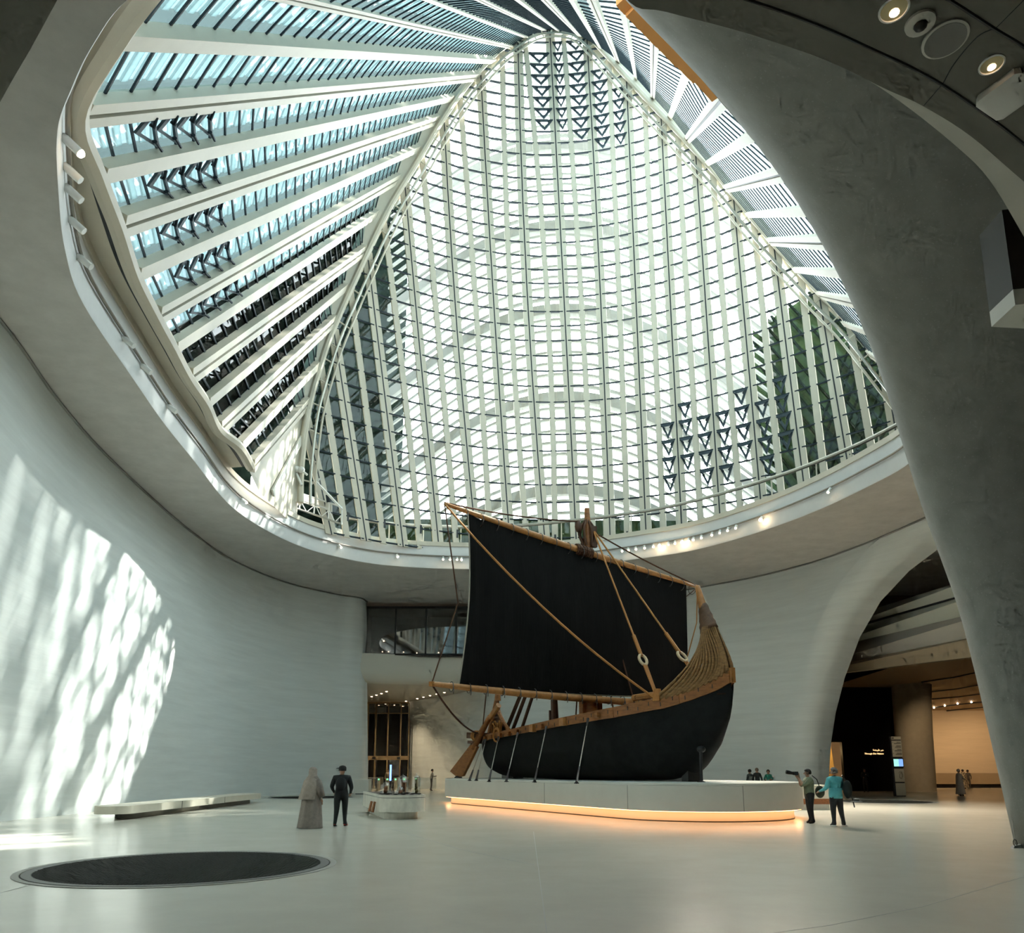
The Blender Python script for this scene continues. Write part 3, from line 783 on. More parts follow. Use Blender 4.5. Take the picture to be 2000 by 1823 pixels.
# ================================================================ glazed roof
roof = thing('window_3', 'sloping glazed roof of cream beams fanning out over the hall', None, (-8, 25, ZR), None, 'structure')
BE = [((482, 910), (594, 784), 1), ((458, 871), (615, 710), 0), ((416, 836), (647, 623), 1), ((391, 784), (671, 556), 0), ((356, 733), (706, 486), 1), ((325, 675), (731, 413), 0), ((290, 611), (772, 345), 1),
      ((248, 528), (812, 286), 0), ((215, 432), (848, 230), 1), ((175, 328), (880, 186), 0), ((137, 203), (928, 144), 1), ((215, 49), (960, 112), 0),
      ((300, -70), (998, 90), 1), ((450, -160), (1028, 71), 0), ((650, -150), (1064, 57), 1), ((880, -115), (1090, 57), 0), ((965, -120), (1133, 68), 1), ((1057, -120), (1173, 92), 0),
      ((1114, -120), (1208, 118), 1), ((1198, -120), (1243, 152), 0), ((1289, -120), (1276, 190), 1), ((1425, -60), (1310, 228), 0), ((1462, 136), (1344, 272), 1), ((1530, 225), (1382, 318), 0),
      ((1600, 316), (1419, 367), 1), ((1625, 404), (1461, 418), 0), ((1645, 469), (1504, 470), 1), ((1668, 531), (1553, 525), 0), ((1700, 592), (1602, 574), 1), ((1745, 662), (1650, 630), 0), ((1790, 740), (1700, 690), 1)]
beams = [(atz(*a, 15.8), cyl(*b), d) for a, b, d in BE]
NBm = len(beams)
RC = Vector((1.5, 30, 22))
STEP = 1.085
info = []
for i, (a, b, d) in enumerate(beams):
    j, k = max(0, i - 1), min(NBm - 1, i + 1)
    t = (b - a).normalized()
    side = ((beams[k][0] + beams[k][1]) - (beams[j][0] + beams[j][1])).normalized()
    side = (side - t * side.dot(t)).normalized(); n = t.cross(side)
    if n.dot(RC - (a + b) / 2) < 0: n = -n
    info.append((a, b, t, side, n, (b - a).length, d))
for bi, (a, b, t, side, n, Ln, d) in enumerate(info):
    a2 = a + t * .12; b2 = b + t * .1
    kw, dp = (1.0, .34) if bi < 12 else ((.52, .10) if bi < 21 else (.85, .14))
    cn = n * (dp / 2 + .01)
    if d:
        o = MB().bar(a2 + cn + side * .19 * kw, b2 + cn + side * .19 * kw, .27 * kw, dp, side).build('beam', M['cream'], roof)
        MB().bar(a2 + cn - side * .19 * kw, b2 + cn - side * .19 * kw, .27 * kw, dp, side).build('beam_half', M['cream'], o)
        MB().bar(a2 + cn * .7, b2 + cn * .7, .13 * kw, dp * .6, side).build('slot', M['slot'], o)
    else:
        MB().bar(a2 + cn, b2 + cn, .42 * kw, dp, side).build('beam', M['cream'], roof)
rc = []
for i in range(NBm - 1):
    A_, B_ = info[i], info[i + 1]
    right = i >= 17
    nst = int(min(A_[5], B_[5]) / STEP)
    for s in range(nst + 2):
        def pt(I, q):
            a, b, t, side, n, Ln, d = I
            u_ = q * STEP * (1.35 if right else 1)
            if right: return b - t * min(u_, Ln)
            return a + t * min(u_, Ln)
        q0, q1 = s, s + 1
        if s * STEP * (1.35 if right else 1) > max(A_[5], B_[5]) - .2: break
        p = [pt(A_, q0), pt(B_, q0), pt(B_, q1), pt(A_, q1)]
        if (p[0] - p[3]).length < .05 and (p[1] - p[2]).length < .05: break
        rc.append((i, s, p))
def rpane(mb, c):
    i, s, p = c
    return mb.add(p, [(0, 1, 2, 3)])
def rtrans(mb, c):
    i, s, p = c
    n = info[i][4]
    r_ = i >= 17
    return mb.bar(p[0] + n * .03, p[1] + n * .03, .05 if r_ else .075, .045 if r_ else .05, info[i][2])
def area(c):
    pts = []
    for q in c[2]:
        if q.y * math.cos(TILT) + (q.z - EYE) * math.sin(TILT) < 1: return 0
        pts.append(proj(q))
    cx = sum(p[0] for p in pts) / 4; cy = sum(p[1] for p in pts) / 4
    if not (100 < cx < 1760 and -10 < cy < 930): return 0
    return abs(sum(pts[k][0] * pts[(k + 1) % 4][1] - pts[(k + 1) % 4][0] * pts[k][1] for k in range(4)))
order = sorted(rc, key=lambda c: -area(c))
single = set(id(c) for c in order[:300])
rest_p, rest_t = MB(), MB()
for c in rc:
    if id(c) in single:
        rpane(MB(), c).build('pane', M['glass_roof'], roof); rtrans(MB(), c).build('transom', M['dark'], roof)
    else:
        rpane(rest_p, c); rtrans(rest_t, c)
tag(rest_p.build('upper_panes', M['glass_roof'], roof), None, kind='stuff'); tag(rest_t.build('upper_transoms', M['dark'], roof), None, kind='stuff')
# roof vents: tip towards the rim
for bay, s0 in [(9, 2), (8, 2), (7, 2), (6, 2), (5, 2)]:
    for s in range(s0, s0 + 4):
        c = next((c for c in rc if c[0] == bay and c[1] == s), None)
        if not c: continue
        p = c[2]; n = info[bay][4]
        h = [q + n * .06 for q in p]
        sh = lambda a, b: lerp(a, b, .16)
        vent_frame(sh(h[3], h[2]), sh(h[2], h[3]), lerp(h[0], h[1], .5), n, .34, roof)
# edge closing between kerb and roof
mb = MB(); mb2 = MB()
S_ = catmull([I[0] for I in info[:13]], 6)
def near_rim(p):
    k = min(range(NR), key=lambda q: (rim[q] - Vector((p.x, p.y, 0))).length)
    return rim[k], rimn[k]
K1, K2, K3 = [], [], []
rimf = catmull([p for p in rim], 5, True)
for q, p in enumerate(S_):
    r = min(rimf, key=lambda w: (w - Vector((p.x, p.y, 0))).length)
    K3.append(p + info[min(12, q // 6)][4].lerp(info[min(12, q // 6 + 1)][4], (q % 6) / 6) * .17)
    K1.append(Vector((r.x, r.y, ZR - .02)))
for _ in range(6): K1 = [K1[0]] + [(K1[q - 1] + K1[q] + K1[q + 1]) / 3 for q in range(1, len(K1) - 1)] + [K1[-1]]
K2 = [lerp(a_, b_, .62) for a_, b_ in zip(K1, K3)]
mb.rings([K1, K2], False, False); mb2.rings([K2, K3], False, False)
mb.build('edge_plate', M['cream'], roof, recalc=False); mb2.build('edge_gap', M['slot'], roof, recalc=False)
MB().tube(K3, .24, 8).build('edge_rail', M['cream'], roof, True)
# outer skin over the roof: fritted screen with blades, dark cladding low on the left
skin = thing('roof_louvre_skin', 'pale screen and white blades outside the roof glazing', 'louvres', (-10, 22, 18))
fr_, sh_, dk_, s2_ = MB(), MB(), MB(), MB()
blades = []
for i in range(NBm - 1):
    A_, B_ = info[i], info[i + 1]
    n = (A_[4] + B_[4]).normalized()
    oa, ob_ = -A_[4] * .4, -B_[4] * .4
    a0, a1, b0, b1 = A_[0] + oa, A_[1] + oa + A_[2] * .6, B_[0] + ob_, B_[1] + ob_ + B_[2] * .6
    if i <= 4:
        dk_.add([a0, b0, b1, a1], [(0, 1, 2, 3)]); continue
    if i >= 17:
        s2_.add([a0 - A_[2] * 1.5, b0 - B_[2] * 1.5, b1, a1], [(0, 1, 2, 3)]); continue  # right bays: whitish shell added to keep direct sun out
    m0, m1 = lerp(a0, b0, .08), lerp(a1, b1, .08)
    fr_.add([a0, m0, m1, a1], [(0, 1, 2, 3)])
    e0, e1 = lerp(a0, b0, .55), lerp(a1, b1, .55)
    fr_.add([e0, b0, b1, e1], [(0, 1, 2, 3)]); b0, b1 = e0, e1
    k = int((a1 - a0).length / .60)
    for s in range(k):
        u0, u1, u2 = s / k, (s + .5) / k, (s + 1) / k
        q = [lerp(m0, m1, u0), lerp(b0, b1, u0), lerp(b0, b1, u1), lerp(m0, m1, u1)]
        blades.append(q + [p + n * .06 for p in q])
        sh_.add([lerp(m0, m1, u1), lerp(b0, b1, u1), lerp(b0, b1, u2), lerp(m0, m1, u2)], [(0, 1, 2, 3)])
sh_.build('wing_shell', M['shell'], skin, recalc=False); s2_.build('sun_block_shell', M['shell2'], skin, recalc=False)
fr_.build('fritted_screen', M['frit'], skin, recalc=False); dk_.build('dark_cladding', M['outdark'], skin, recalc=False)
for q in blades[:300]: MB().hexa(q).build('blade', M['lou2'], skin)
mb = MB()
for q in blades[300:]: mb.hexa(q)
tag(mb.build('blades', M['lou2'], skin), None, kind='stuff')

# ================================================================ outside the back wall
lou = thing('louvre_screen', 'white arched louvre blades outside the glazed wall', 'louvres', (4, 52, 15))
def fin_pt(x, z0): return Vector((x, 51.5 + .004 * (x - 4) ** 2, z0 - (.042 * (x - 4) ** 2 if abs(x - 4) < 9 else 3.402 + .756 * (abs(x - 4) - 9))))
xs_ = [-9.5 + .9 * k for k in range(37)]
k = 0
for z0 in np.arange(18.5, 64, .88):
    R = []
    for x in xs_:
        p = fin_pt(x, z0)
        if p.z < 17.0: p.z = 17.0
        if x < 4 and p.z <= 17.0 and fin_pt(x + .9, z0).z < 17: continue
        if x > 4 and p.z <= 17.0 and fin_pt(x - .9, z0).z < 17: continue
        R.append([p + Vector((0, -.13, .09)), p + Vector((0, .13, .09)), p + Vector((0, .13, -.09)), p + Vector((0, -.13, -.09))])
    if len(R) < 3: continue
    big = k % 8 == 3
    if big: R = [[q[0] + Vector((0, 0, .3)), q[1] + Vector((0, .3, .3)), q[2] + Vector((0, .3, -.3)), q[3] + Vector((0, 0, -.3))] for q in R]  # oversize members added to cast soft shadow bands on the left wall
    MB().rings(R).build('shade_girder' if big else 'louvre_blade', mat('shade_girder_white', (.15, .16, .15), .9, espec=.05) if big else M['lou'], lou, True)
    k += 1
MB().hexa([Vector(p) for p in [(-9, 50.5, 15.7), (20, 50.5, 15.7), (20, 50.8, 15.7), (-9, 50.8, 15.7), (-9, 50.5, 18.6), (20, 50.5, 18.4), (20, 50.8, 18.4), (-9, 50.8, 18.6)]]).build('parapet', M['outgreen'], lou)
ol = tag(MB().hexa([Vector(p) for p in [(-16, 41, 15.7), (-8.2, 54, 15.7), (-8.4, 54.3, 15.7), (-16.3, 41.3, 15.7), (-16, 41, 50), (-8.2, 54, 50), (-8.4, 54.3, 50), (-16.3, 41.3, 50)]]).build('wall_outside_left', M['outdark']), 'dark green cladding outside the left end of the glazing', None, None, 'structure')
orr = tag(MB().hexa([Vector(p) for p in [(18.6, 54, 15.7), (28, 38, 15.7), (28.3, 38.3, 15.7), (18.9, 54.3, 15.7), (18.6, 54, 35), (28, 38, 35), (28.3, 38.3, 35), (18.9, 54.3, 35)]]).build('wall_outside_right', M['outgreen']), 'green diamond lattice cladding outside the right end of the glazing', None, None, 'structure')
for k in range(26):
    for sgn in (1, -1):
        s0 = k / 22; p0 = lerp(Vector((18.4, 53.8, 15.8)), Vector((27.8, 37.8, 15.8)), s0)
        p1 = lerp(Vector((18.4, 53.8, 35)), Vector((27.8, 37.8, 35)), s0 + sgn * .62)
        if not (0 <= s0 <= 1.02): continue
        f = 1.0
        if s0 + sgn * .62 > 1: f = (1 - s0) / (sgn * .62)
        if s0 + sgn * .62 < 0: f = (0 - s0) / (sgn * .62)
        if f < .05: continue
        MB().bar(p0, lerp(p0, p1, f), .16, .12, (1, 0, 0)).build('lattice_bar', M['lattice'], orr)
# unseen panels added behind the pier to stop sun leaking in on the right
la, lb_ = info[-1][0], info[-1][1]
mb = MB().add([la, lb_, Vector((23, 39, 27)), Vector((23, 36, 15.2)), Vector((la.x + 1, la.y, 15.2))], [(0, 1, 2, 3, 4)])
mb.add([Vector((r.x, r.y, z)) for z in (15.4, 19.5) for r in (Vector((10.5, 18.6, 0)) , Vector((17.2, 27, 0)), Vector((20.5, 34, 0)), Vector((22.5, 38, 0)))], [(0, 1, 5, 4), (1, 2, 6, 5), (2, 3, 7, 6)])
mb.add([Vector((r[0], r[1], z)) for z in (15.4, 16.5) for r in ((1.9, 10.0), (5.7, 13.4), (10.5, 18.6), (14.2, 22.8), (17.2, 27))], [(0, 1, 6, 5), (1, 2, 7, 6), (2, 3, 8, 7), (3, 4, 9, 8)])
tag(mb.build('wall_sun_block', M['cream'], recalc=False), 'unseen cream panel added to block sun behind the leaning pier', None, None, 'structure')
# closing panel in the left corner between roof and glazed wall
ca, cb_ = info[0][0], info[0][1]
cp = tag(MB().add([ca, cb_, Vector((arc3[0].x, arc3[0].y, 15.2)), Vector((ca.x, ca.y + 2, 15.2))], [(0, 1, 2, 3)]).build('wall_corner', M['cream']), 'cream panel closing the left corner of the glazing', None, None, 'structure')
MB().bar(lerp(ca, Vector((arc3[0].x, arc3[0].y, 15.5)), .45) + Vector((.1, -.1, 0)), lerp(cb_, arc3[0], .35) + Vector((.1, -.1, 0)), .4, .1, (0, 0, 1)).build('corner_brace', M['offwhite'], cp)
# ================================================================ plinth
U2 = Vector((.486, -.874, 0)); V2 = Vector((.874, .486, 0)); C0 = Vector((6.63, 28.3, 0)); PL = 13.2; PR = 3.6; ZP = 1.22
def stadium(r, n=24):
    c1 = C0; c2 = C0 - U2 * PL; pts = []
    for k in range(n + 1):
        a = -math.pi / 2 + math.pi * k / n
        pts.append(c1 + U2 * (r * math.cos(a)) + V2 * (r * math.sin(a)))
    for k in range(n + 1):
        a = math.pi / 2 + math.pi * k / n
        pts.append(c2 + U2 * (r * math.cos(a)) + V2 * (r * math.sin(a)))
    return pts
def ringz(r, z, n=24): return [p + Vector((0, 0, z)) for p in stadium(r, n)]
pl = thing('display_plinth', 'long white rounded plinth with a glowing base under the boat', 'plinth', C0 - U2 * 6.6)
MB().rings([ringz(PR - .32, .0), ringz(PR - .32, .34)]).build('recessed_base', mat('plinth_base', (.55, .5, .42), .5), pl, True)
MB().rings([ringz(PR - .31, .0), ringz(PR - .31, .035)], True, False).build('base_line', M['black'], pl)
MB().rings([ringz(PR - .22, .325), ringz(PR - .05, .325)], True, False).build('led_strip', M['glow'], pl, recalc=False)
MB().rings([ringz(PR, .34), ringz(PR, 1.14)], True, True).build('body', M['offwhite'], pl, True)
MB().rings([ringz(PR + .0, 1.145), ringz(PR + .0, ZP - .01), ringz(PR - .03, ZP)], True, True).build('top_slab', mat('plinth_top', (.62, .63, .58), .3), pl, True)
st = stadium(PR)
def front_pt(px):
    best = min(((abs(proj(p + Vector((0, 0, .7)))[0] - px), k, p) for k, p in enumerate(catmull(st, 6, True)) if p.dot(V2) < C0.dot(V2) + PR * .6 or p.y < 28), key=lambda t: t[0])
    return best[2]
seam_px = [890, 955, 1058, 1228, 1455]
stc = catmull(st, 8, True)
for sx in seam_px:
    cand = [(abs(proj(p + Vector((0, 0, .7)))[0] - sx), p.y, k) for k, p in enumerate(stc)]
    cand = sorted(c for c in cand if c[0] < 6)
    k = min(cand[:6], key=lambda c: c[1])[2]
    p = stc[k]; d = (p - (C0 - U2 * min(PL, max(0, -(p - C0).dot(U2))))).normalized()
    MB().bar(p + d * .001 + Vector((0, 0, .35)), p + d * .001 + Vector((0, 0, 1.14)), .012, .012, U2).build('panel_joint', M['joint'], pl)

# ================================================================ boat
boat = thing('sailing_boat', 'wooden reed-prowed sailing boat with black hull and black square sail', 'boat', C0 - U2 * 6.6 + Vector((0, 0, ZP)))
def bpos(a, b, z): return C0 + U2 * a + V2 * b + Vector((0, 0, z))
hbA = [-15.8, -15.4, -14.5, -12.5, -9, -6, -3, -1, .5, 1.4, 2.05]; hbV = [.12, .82, 1.3, 1.75, 2.0, 1.98, 1.7, 1.25, .75, .38, .06]
hb = lambda a: float(np.interp(a, hbA, hbV))
ztA = [-15.8, -14.1, -12.6, -10.2, -7.7, -5.7, -4.06, -2.6, -1.4, -.3, .7, 1.6, 2.05]; ztV = [3.36, 3.38, 3.42, 3.50, 3.66, 3.79, 3.9, 4.01, 4.13, 4.25, 4.45, 4.79, 5.0]
zt = lambda a: float(np.interp(a, ztA, ztV))
zbA = [-15.8, -14.1, -10.2, -5.7, -2.6, -.3, .7, 1.6, 2.05]; zbV = [3.08, 3.12, 3.24, 3.47, 3.64, 3.87, 4.09, 4.38, 4.63]
zb = lambda a: float(np.interp(a, zbA, zbV))
zkA = [-15.8, -15.75, -15.3, -14.6, -13.6, -12, -9, -6, -3, -.9, -.37, .32, 1.14, 1.84, 2.05]; zkV = [2.95, 2.6, 1.95, 1.52, 1.32, 1.25, ZP + .01, ZP + .01, ZP + .01, 1.25, 1.32, 1.71, 2.41, 3.44, 4.3]
zk = lambda a: float(np.interp(a, zkA, zkV))
AA = sorted(set(list(np.linspace(-15.8, 2.05, 60)) + [-15.75, -15.6, -15.5, -15.2, 1.9, 2.0]))
def section(a, n=12):
    h, z0, z1 = hb(a), zk(a), zb(a)
    out = []
    for s in (-1, 1):
        seg = []
        for k in range(n + 1):
            th = math.pi / 2 * k / n
            seg.append((s * h * math.cos(th) ** (2 / 2.6), z1 - (z1 - z0) * math.sin(th) ** (2 / 2.6)))
        out.append(seg)
    return out[0] + out[1][-2::-1]
mb = MB()
mb.rings([[bpos(a, x, z) for x, z in section(a)] for a in AA], False, False)
s0 = section(AA[0]); mb.add([bpos(AA[0], x, z) for x, z in s0], [tuple(range(len(s0)))])
hull = mb.build('hull', M['hull'], boat, 'all')
# planked rail both sides, in lengths
def rail(s):
    brk = [-15.8, -12.9, -9.2, -5.4, -2.6, .3, 2.05]
    for a0, a1 in zip(brk[:-1], brk[1:]):
        A_ = np.linspace(a0 + .008, a1 - .008, 10); R_ = []
        for a in A_:
            h = hb(a)
            R_.append([bpos(a, s * (h + .05), zb(a) - .03), bpos(a, s * (h + .08), zt(a)), bpos(a, s * (h - .06), zt(a)), bpos(a, s * (h - .06), zb(a) - .03)])
        MB().rings(R_).build('rail_plank', M['wood'], boat)
rail(-1); rail(1)
MB().rings([[bpos(a, -hb(a) * .86, zb(a) - .12), bpos(a, hb(a) * .86, zb(a) - .12)] for a in np.linspace(-15.0, .6, 30)], False, False).build('deck', M['wooddk'], boat, recalc=False)
tr = [bpos(-15.8, x, z) for x, z in [(-.3, 3.0), (.3, 3.0), (.3, 3.4), (-.3, 3.4)]]
MB().hexa(tr + [p - U2 * .12 for p in tr]).build('stern_board', M['wood'], boat)
st_ = [bpos(2.0, x, z) for x, z in [(-.09, 4.6), (.09, 4.6), (.09, 5.12), (-.09, 5.12)]]
MB().hexa(st_ + [p + U2 * .13 for p in st_]).build('stem_head', M['wood2'], boat)
for a in [-15.0, -14.3, -13.4, -12.3, -11.3, -10.3, -9.4, -8.0, -7.2, -5.6, -3.4]:
    for s in (-1, 1):
        h = hb(a); z = zt(a) - .2; w = .10 if a not in (-8.0, -5.6) else .16
        MB().hexa([bpos(a - w, s * (h + .0), z - w), bpos(a + w, s * (h + .0), z - w), bpos(a + w, s * (h + .2), z - w), bpos(a - w, s * (h + .2), z - w),
                   bpos(a - w, s * (h + .0), z + w), bpos(a + w, s * (h + .0), z + w), bpos(a + w, s * (h + .2), z + w), bpos(a - w, s * (h + .2), z + w)]).build('beam_end', M['wood2' if a in (-8.0, -5.6) else 'wood'], boat)
for k, a in enumerate(np.linspace(-12.5, 1.5, 30)):   # cord stitches through the near rail
    z = zt(a) - .08 - .1 * (k % 2); h = hb(a) + .085
    MB().bar(bpos(a, -h, z), bpos(a, -h, z - .14), .02, .02, U2).build('stitch', M['ring'], boat)
# reed prow
NK = lambda s, x: bpos(1.02, s * x, 6.75)
def prow(s, n, nm):
    for i in range(n):
        f = i / (n - 1)
        a0 = lerp(-.75, 1.95, f ** .9)
        p0 = bpos(a0, s * (hb(a0) + .02), zt(a0) - .05)
        p3 = bpos(lerp(.72, 1.38, f), s * (.18 * math.sin(math.pi * f) + .05), 6.72)
        c1 = bpos(lerp(a0 + 1.15, 1.98, f), s * (hb(min(2, a0 + .7)) * .95 + .02), lerp(zt(a0) + .7, zt(a0) + .55, f))
        c2 = bpos(lerp(.80, 1.62, f), s * (.40 * math.sin(math.pi * min(1, f + .12)) + .06), lerp(5.6, 6.1, f))
        P = []
        for k in range(15):
            t = k / 14; P.append(p0 * (1 - t) ** 3 + c1 * 3 * t * (1 - t) ** 2 + c2 * 3 * t * t * (1 - t) + p3 * t ** 3)
        rr = [lerp(.080, .021, (k / 14) ** .8) * (1.0 + .14 * (k % 2)) for k in range(15)]
        MB().tube(P, rr, 7).build(nm, M['reed'], boat, 'all')
prow(-1, 14, 'reed_roll'); prow(1, 12, 'reed_roll')
# solid core behind the reeds, coloured dark as the shade between strands
core = []
for f in np.linspace(0, 1, 12):
    z = lerp(4.2, 6.75, f); am = lerp(.1, .85, min(1, f * 1.5) ** .6); ax_ = lerp(1.95, 1.36, f ** 1.2); w = lerp(.5, .12, f ** .6)
    core.append([bpos((am + ax_) / 2 - (ax_ - am) / 2 * math.cos(t), w * .75 * math.sin(t), z) for t in [2 * math.pi * k / 14 for k in range(14)]])
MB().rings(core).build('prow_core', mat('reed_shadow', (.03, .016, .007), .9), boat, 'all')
wr_ = []
for f in np.linspace(0, 1, 9):
    z = lerp(6.6, 7.55, f); c = lerp(1.05, .78, f); r = lerp(.40, .19, f) * (1 + .06 * math.sin(f * 30))
    wr_.append([bpos(c + r * math.cos(t), r * .62 * math.sin(t), z + .1 * math.cos(t)) for t in [2 * math.pi * k / 14 for k in range(14)]])
MB().rings(wr_).build('leather_wrap', M['leather'], boat, 'all')
tp = []
for f in np.linspace(0, 1, 7):
    z = lerp(7.45, 8.36, f); c = lerp(.80, .55, f); r = lerp(.19, .11, f)
    tp.append([bpos(c + r * math.cos(t), r * .7 * math.sin(t), z) for t in [2 * math.pi * k / 12 for k in range(12)]])
MB().rings(tp).build('prow_tip', M['wood2'], boat, 'all')
# mast, yards, sail
AM = -6.5; MP = C0 + U2 * AM
mast_top = bpos(AM, 0, 13.55)
MB().tube([bpos(AM, 0, 2.6), bpos(AM, 0, 8), bpos(AM, .05, 12), mast_top], [.30, .26, .2, .11], 12).build('mast', M['wood'], boat, True)
for dx in (-.42, .42):
    MB().hexa([bpos(AM - .15, dx - .1, 3.2), bpos(AM + .15, dx - .1, 3.2), bpos(AM + .15, dx + .1, 3.2), bpos(AM - .15, dx + .1, 3.2), bpos(AM - .15, dx - .1, 4.9), bpos(AM + .15, dx - .1, 4.9), bpos(AM + .15, dx + .1, 4.9), bpos(AM - .15, dx + .1, 4.9)]).build('mast_partner', M['wood'], boat)
MB().tube([bpos(AM + .1, -.5, 3.9), bpos(AM + .25, 0, 3.9), bpos(AM + .1, .5, 3.9)], .09, 8).build('mast_lashing', M['rope'], boat)
SA = AM + .45
def sp(x, y): return onplane(x, y, C0 + U2 * SA, V2)
yu0, yu1 = sp(868, 984), sp(1364, 1147); yl0, yl1 = sp(843, 1336), sp(1312, 1375)
def spar(a, b, r0, r1, nm, m):
    P = [lerp(a, b, k / 14) + Vector((0, 0, -.10 * math.sin(math.pi * k / 14))) for k in range(15)]
    MB().tube(P, [lerp(r1, r0, math.sin(math.pi * k / 14) ** .7) for k in range(15)], 10).build(nm, m, boat, True); return P
PU = spar(yu0, yu1, .15, .07, 'upper_yard', M['wood2']); PLw = spar(yl0, yl1, .16, .10, 'lower_yard', M['wood2'])
TL, TR_, BL, BR = sp(913, 1003), sp(1340, 1138), sp(896, 1340), sp(1272, 1369)
BRx = lerp(BL, BR, 1.27); BRx = sp(1345, 1362)
NX, NZ = 60, 40
R_ = []
for j in range(NZ + 1):
    v = j / NZ; row = []
    for i in range(NX + 1):
        u = i / NX
        top = lerp(TL, TR_, u) + Vector((0, 0, -.06 * abs(math.sin(u * math.pi * 11)) - .05 * math.sin(math.pi * u)))
        bt = lerp(BL, BRx, u) + Vector((0, 0, -.12 * math.sin(math.pi * u)))
        p = lerp(bt, top, v)
        belly = .30 * math.sin(math.pi * v) * math.sin(math.pi * u) ** .6 + .035 * math.sin(u * 47 + 2 * v) * (1 - u) ** 1.5 + .02 * math.sin(u * 90) * (1 - u)
        p = p + U2 * belly
        if u < .06: p = p + V2 * (.25 * math.sin(math.pi * v) * (1 - u / .06))
        row.append(p)
    R_.append(row)
mb = MB(); mb.rings(R_, False, False); mb.rings([[p - U2 * .025 for p in r] for r in R_], False, False)
sail = mb.build('sail', M['sail'], boat, 'all', recalc=False)
MB().tube([r[0] for r in R_], .03, 6).build('leech_rope', mat('pale_cord', (.30, .27, .22), .8), sail)
MB().tube(R_[0], .025, 6).build('foot_rope', mat('brown_cord', (.16, .12, .07), .8), sail)
def loop(c, d1, d2, r, nm, m, rad=.018, tail=0):
    P = [c + d1 * (r * math.cos(t)) + d2 * (r * math.sin(t)) for t in [2 * math.pi * k / 12 for k in range(13)]]
    if tail: P += [P[-1] + Vector((0, 0, -tail * .5)) + U2 * .03, P[-1] + Vector((0, 0, -tail))]
    MB().tube(P, rad, 5).build(nm, m, boat)
for k in range(18):
    u = .07 + .9 * k / 17; c = lerp(yu0, yu1, u) + Vector((0, 0, -.20)); loop(c, U2, Vector((0, 0, 1)), .27, 'sail_tie', M['ring'])
for k in range(14):
    u = .07 + .82 * k / 13; c = lerp(yl0, yl1, u) + Vector((0, 0, -.05)); loop(c, U2, Vector((0, 0, 1)), .2, 'sail_tie', M['ring'], .018, .3)
def rope(P, r, m='rope', nm='rope', sag=0.0, n=12):
    P = [Vector(p) for p in P]
    if len(P) == 2: P = [lerp(P[0], P[1], k / n) + Vector((0, 0, -sag * 4 * (k / n) * (1 - k / n))) for k in range(n + 1)]
    MB().tube(P, r, 6).build(nm, M[m], boat, True)
# masthead lashings
mh = bpos(AM, 0, 12.95)
for k in range(7):
    ang = 2 * math.pi * k / 7
    a = mh + Vector((0, 0, .15)); b = mh + U2 * (.35 * math.cos(ang)) + V2 * (.42 * math.sin(ang)) + Vector((0, 0, -.55)); c = bpos(AM, 0, 11.7) + U2 * (.2 * math.cos(ang) + .1) + V2 * (.28 * math.sin(ang))
    rope(catmull([a, b, c], 5), .055, 'rope2', 'mast_lashing')
for k in range(9):
    loop(lerp(PU[7], PU[8], -.35 + k * .1) + Vector((0, 0, 0)), U2, Vector((0, 0, 1)), .21 + .02 * (k % 2), 'yard_lashing', M['rope2'], .05)
MB().ball(mh + V2 * -.5 + Vector((0, 0, -.35)), .16, .12, .3).build('block', M['wooddk'], boat, True)
MB().hexa([mh + U2 * .12 + V2 * x + Vector((0, 0, z)) for z in (-1.3, -.3) for x in (.02, .34)] + [mh + U2 * .3 + V2 * x + Vector((0, 0, z)) for z in (-1.3, -.3) for x in (.02, .34)]).build('halyard_block', M['wooddk'], boat)
rope([yu0 + Vector((0, 0, .05)), mh + V2 * -.4 + Vector((0, 0, -.1))], .035, 'rope2', sag=.15); rope([yu1 + Vector((0, 0, .05)), mh + V2 * .4 + Vector((0, 0, -.5))], .035, 'rope2', sag=.1)
near = lambda a, dz=0: bpos(a, -hb(a), zt(a) + dz); farr = lambda a, dz=0: bpos(a, hb(a), zt(a) + dz)
e1 = near(-.75, .05)
rope([yu0, sp(1050, 1160) + U2 * 1.2, e1] if False else [yu0, e1], .045, 'rope', sag=.5)
rope([yu0, lerp(yu0, yl0, .55) + V2 * .9, yl0], .03, 'rope2'); 
rope([yl0, near(-14.6, .1)], .04, 'rope2', sag=.45); rope([yl0 + Vector((0, 0, -.06)), lerp(yl0, yl1, .8) + Vector((0, 0, -.22))], .028, 'rope', sag=.03)
rope([lerp(yl0, yl1, .2), near(-14.9, .3)], .028, 'rope2')
rope([yl0 + Vector((0, 0, .08)), yl0 + Vector((0, 0, -.1))], .12, 'rope', 'yard_lashing', n=2)
# forestays with dead-eyes
for (tx, ty), (dx_, dy_), end in [((1190, 1060), (1284, 1310), near(-.6, 0)), ((1197, 1055), (1310, 1265), farr(-.2, .2))]:
    top_ = mh + V2 * .2 + U2 * .15 + Vector((0, 0, -.4))
    d = lerp(top_, end, .79)
    rope([top_, d], .04, 'rope'); rope([lerp(top_, d, .86), d], .075, 'rope', 'stay_splice')
    t_ = (end - top_).normalized(); s_ = V2
    P = [d + t_ * (.20 + .26 * math.cos(q)) + s_ * (.17 * math.sin(q)) for q in [2 * math.pi * k / 12 for k in range(13)]]
    MB().tube(P, .06, 7).build('dead_eye', mat('pale_cordage', (.55, .42, .26), .8), boat)
    for k in range(4): rope([d + t_ * .42 + s_ * (-.07 + .05 * k), end + V2 * (-.1 + .06 * k) * .5], .03, 'rope', 'lanyard')
    MB().tube([end + Vector((0, 0, -.1)), end + Vector((0, 0, .35))], [.2, .12], 8).build('stay_foot', M['rope'], boat)
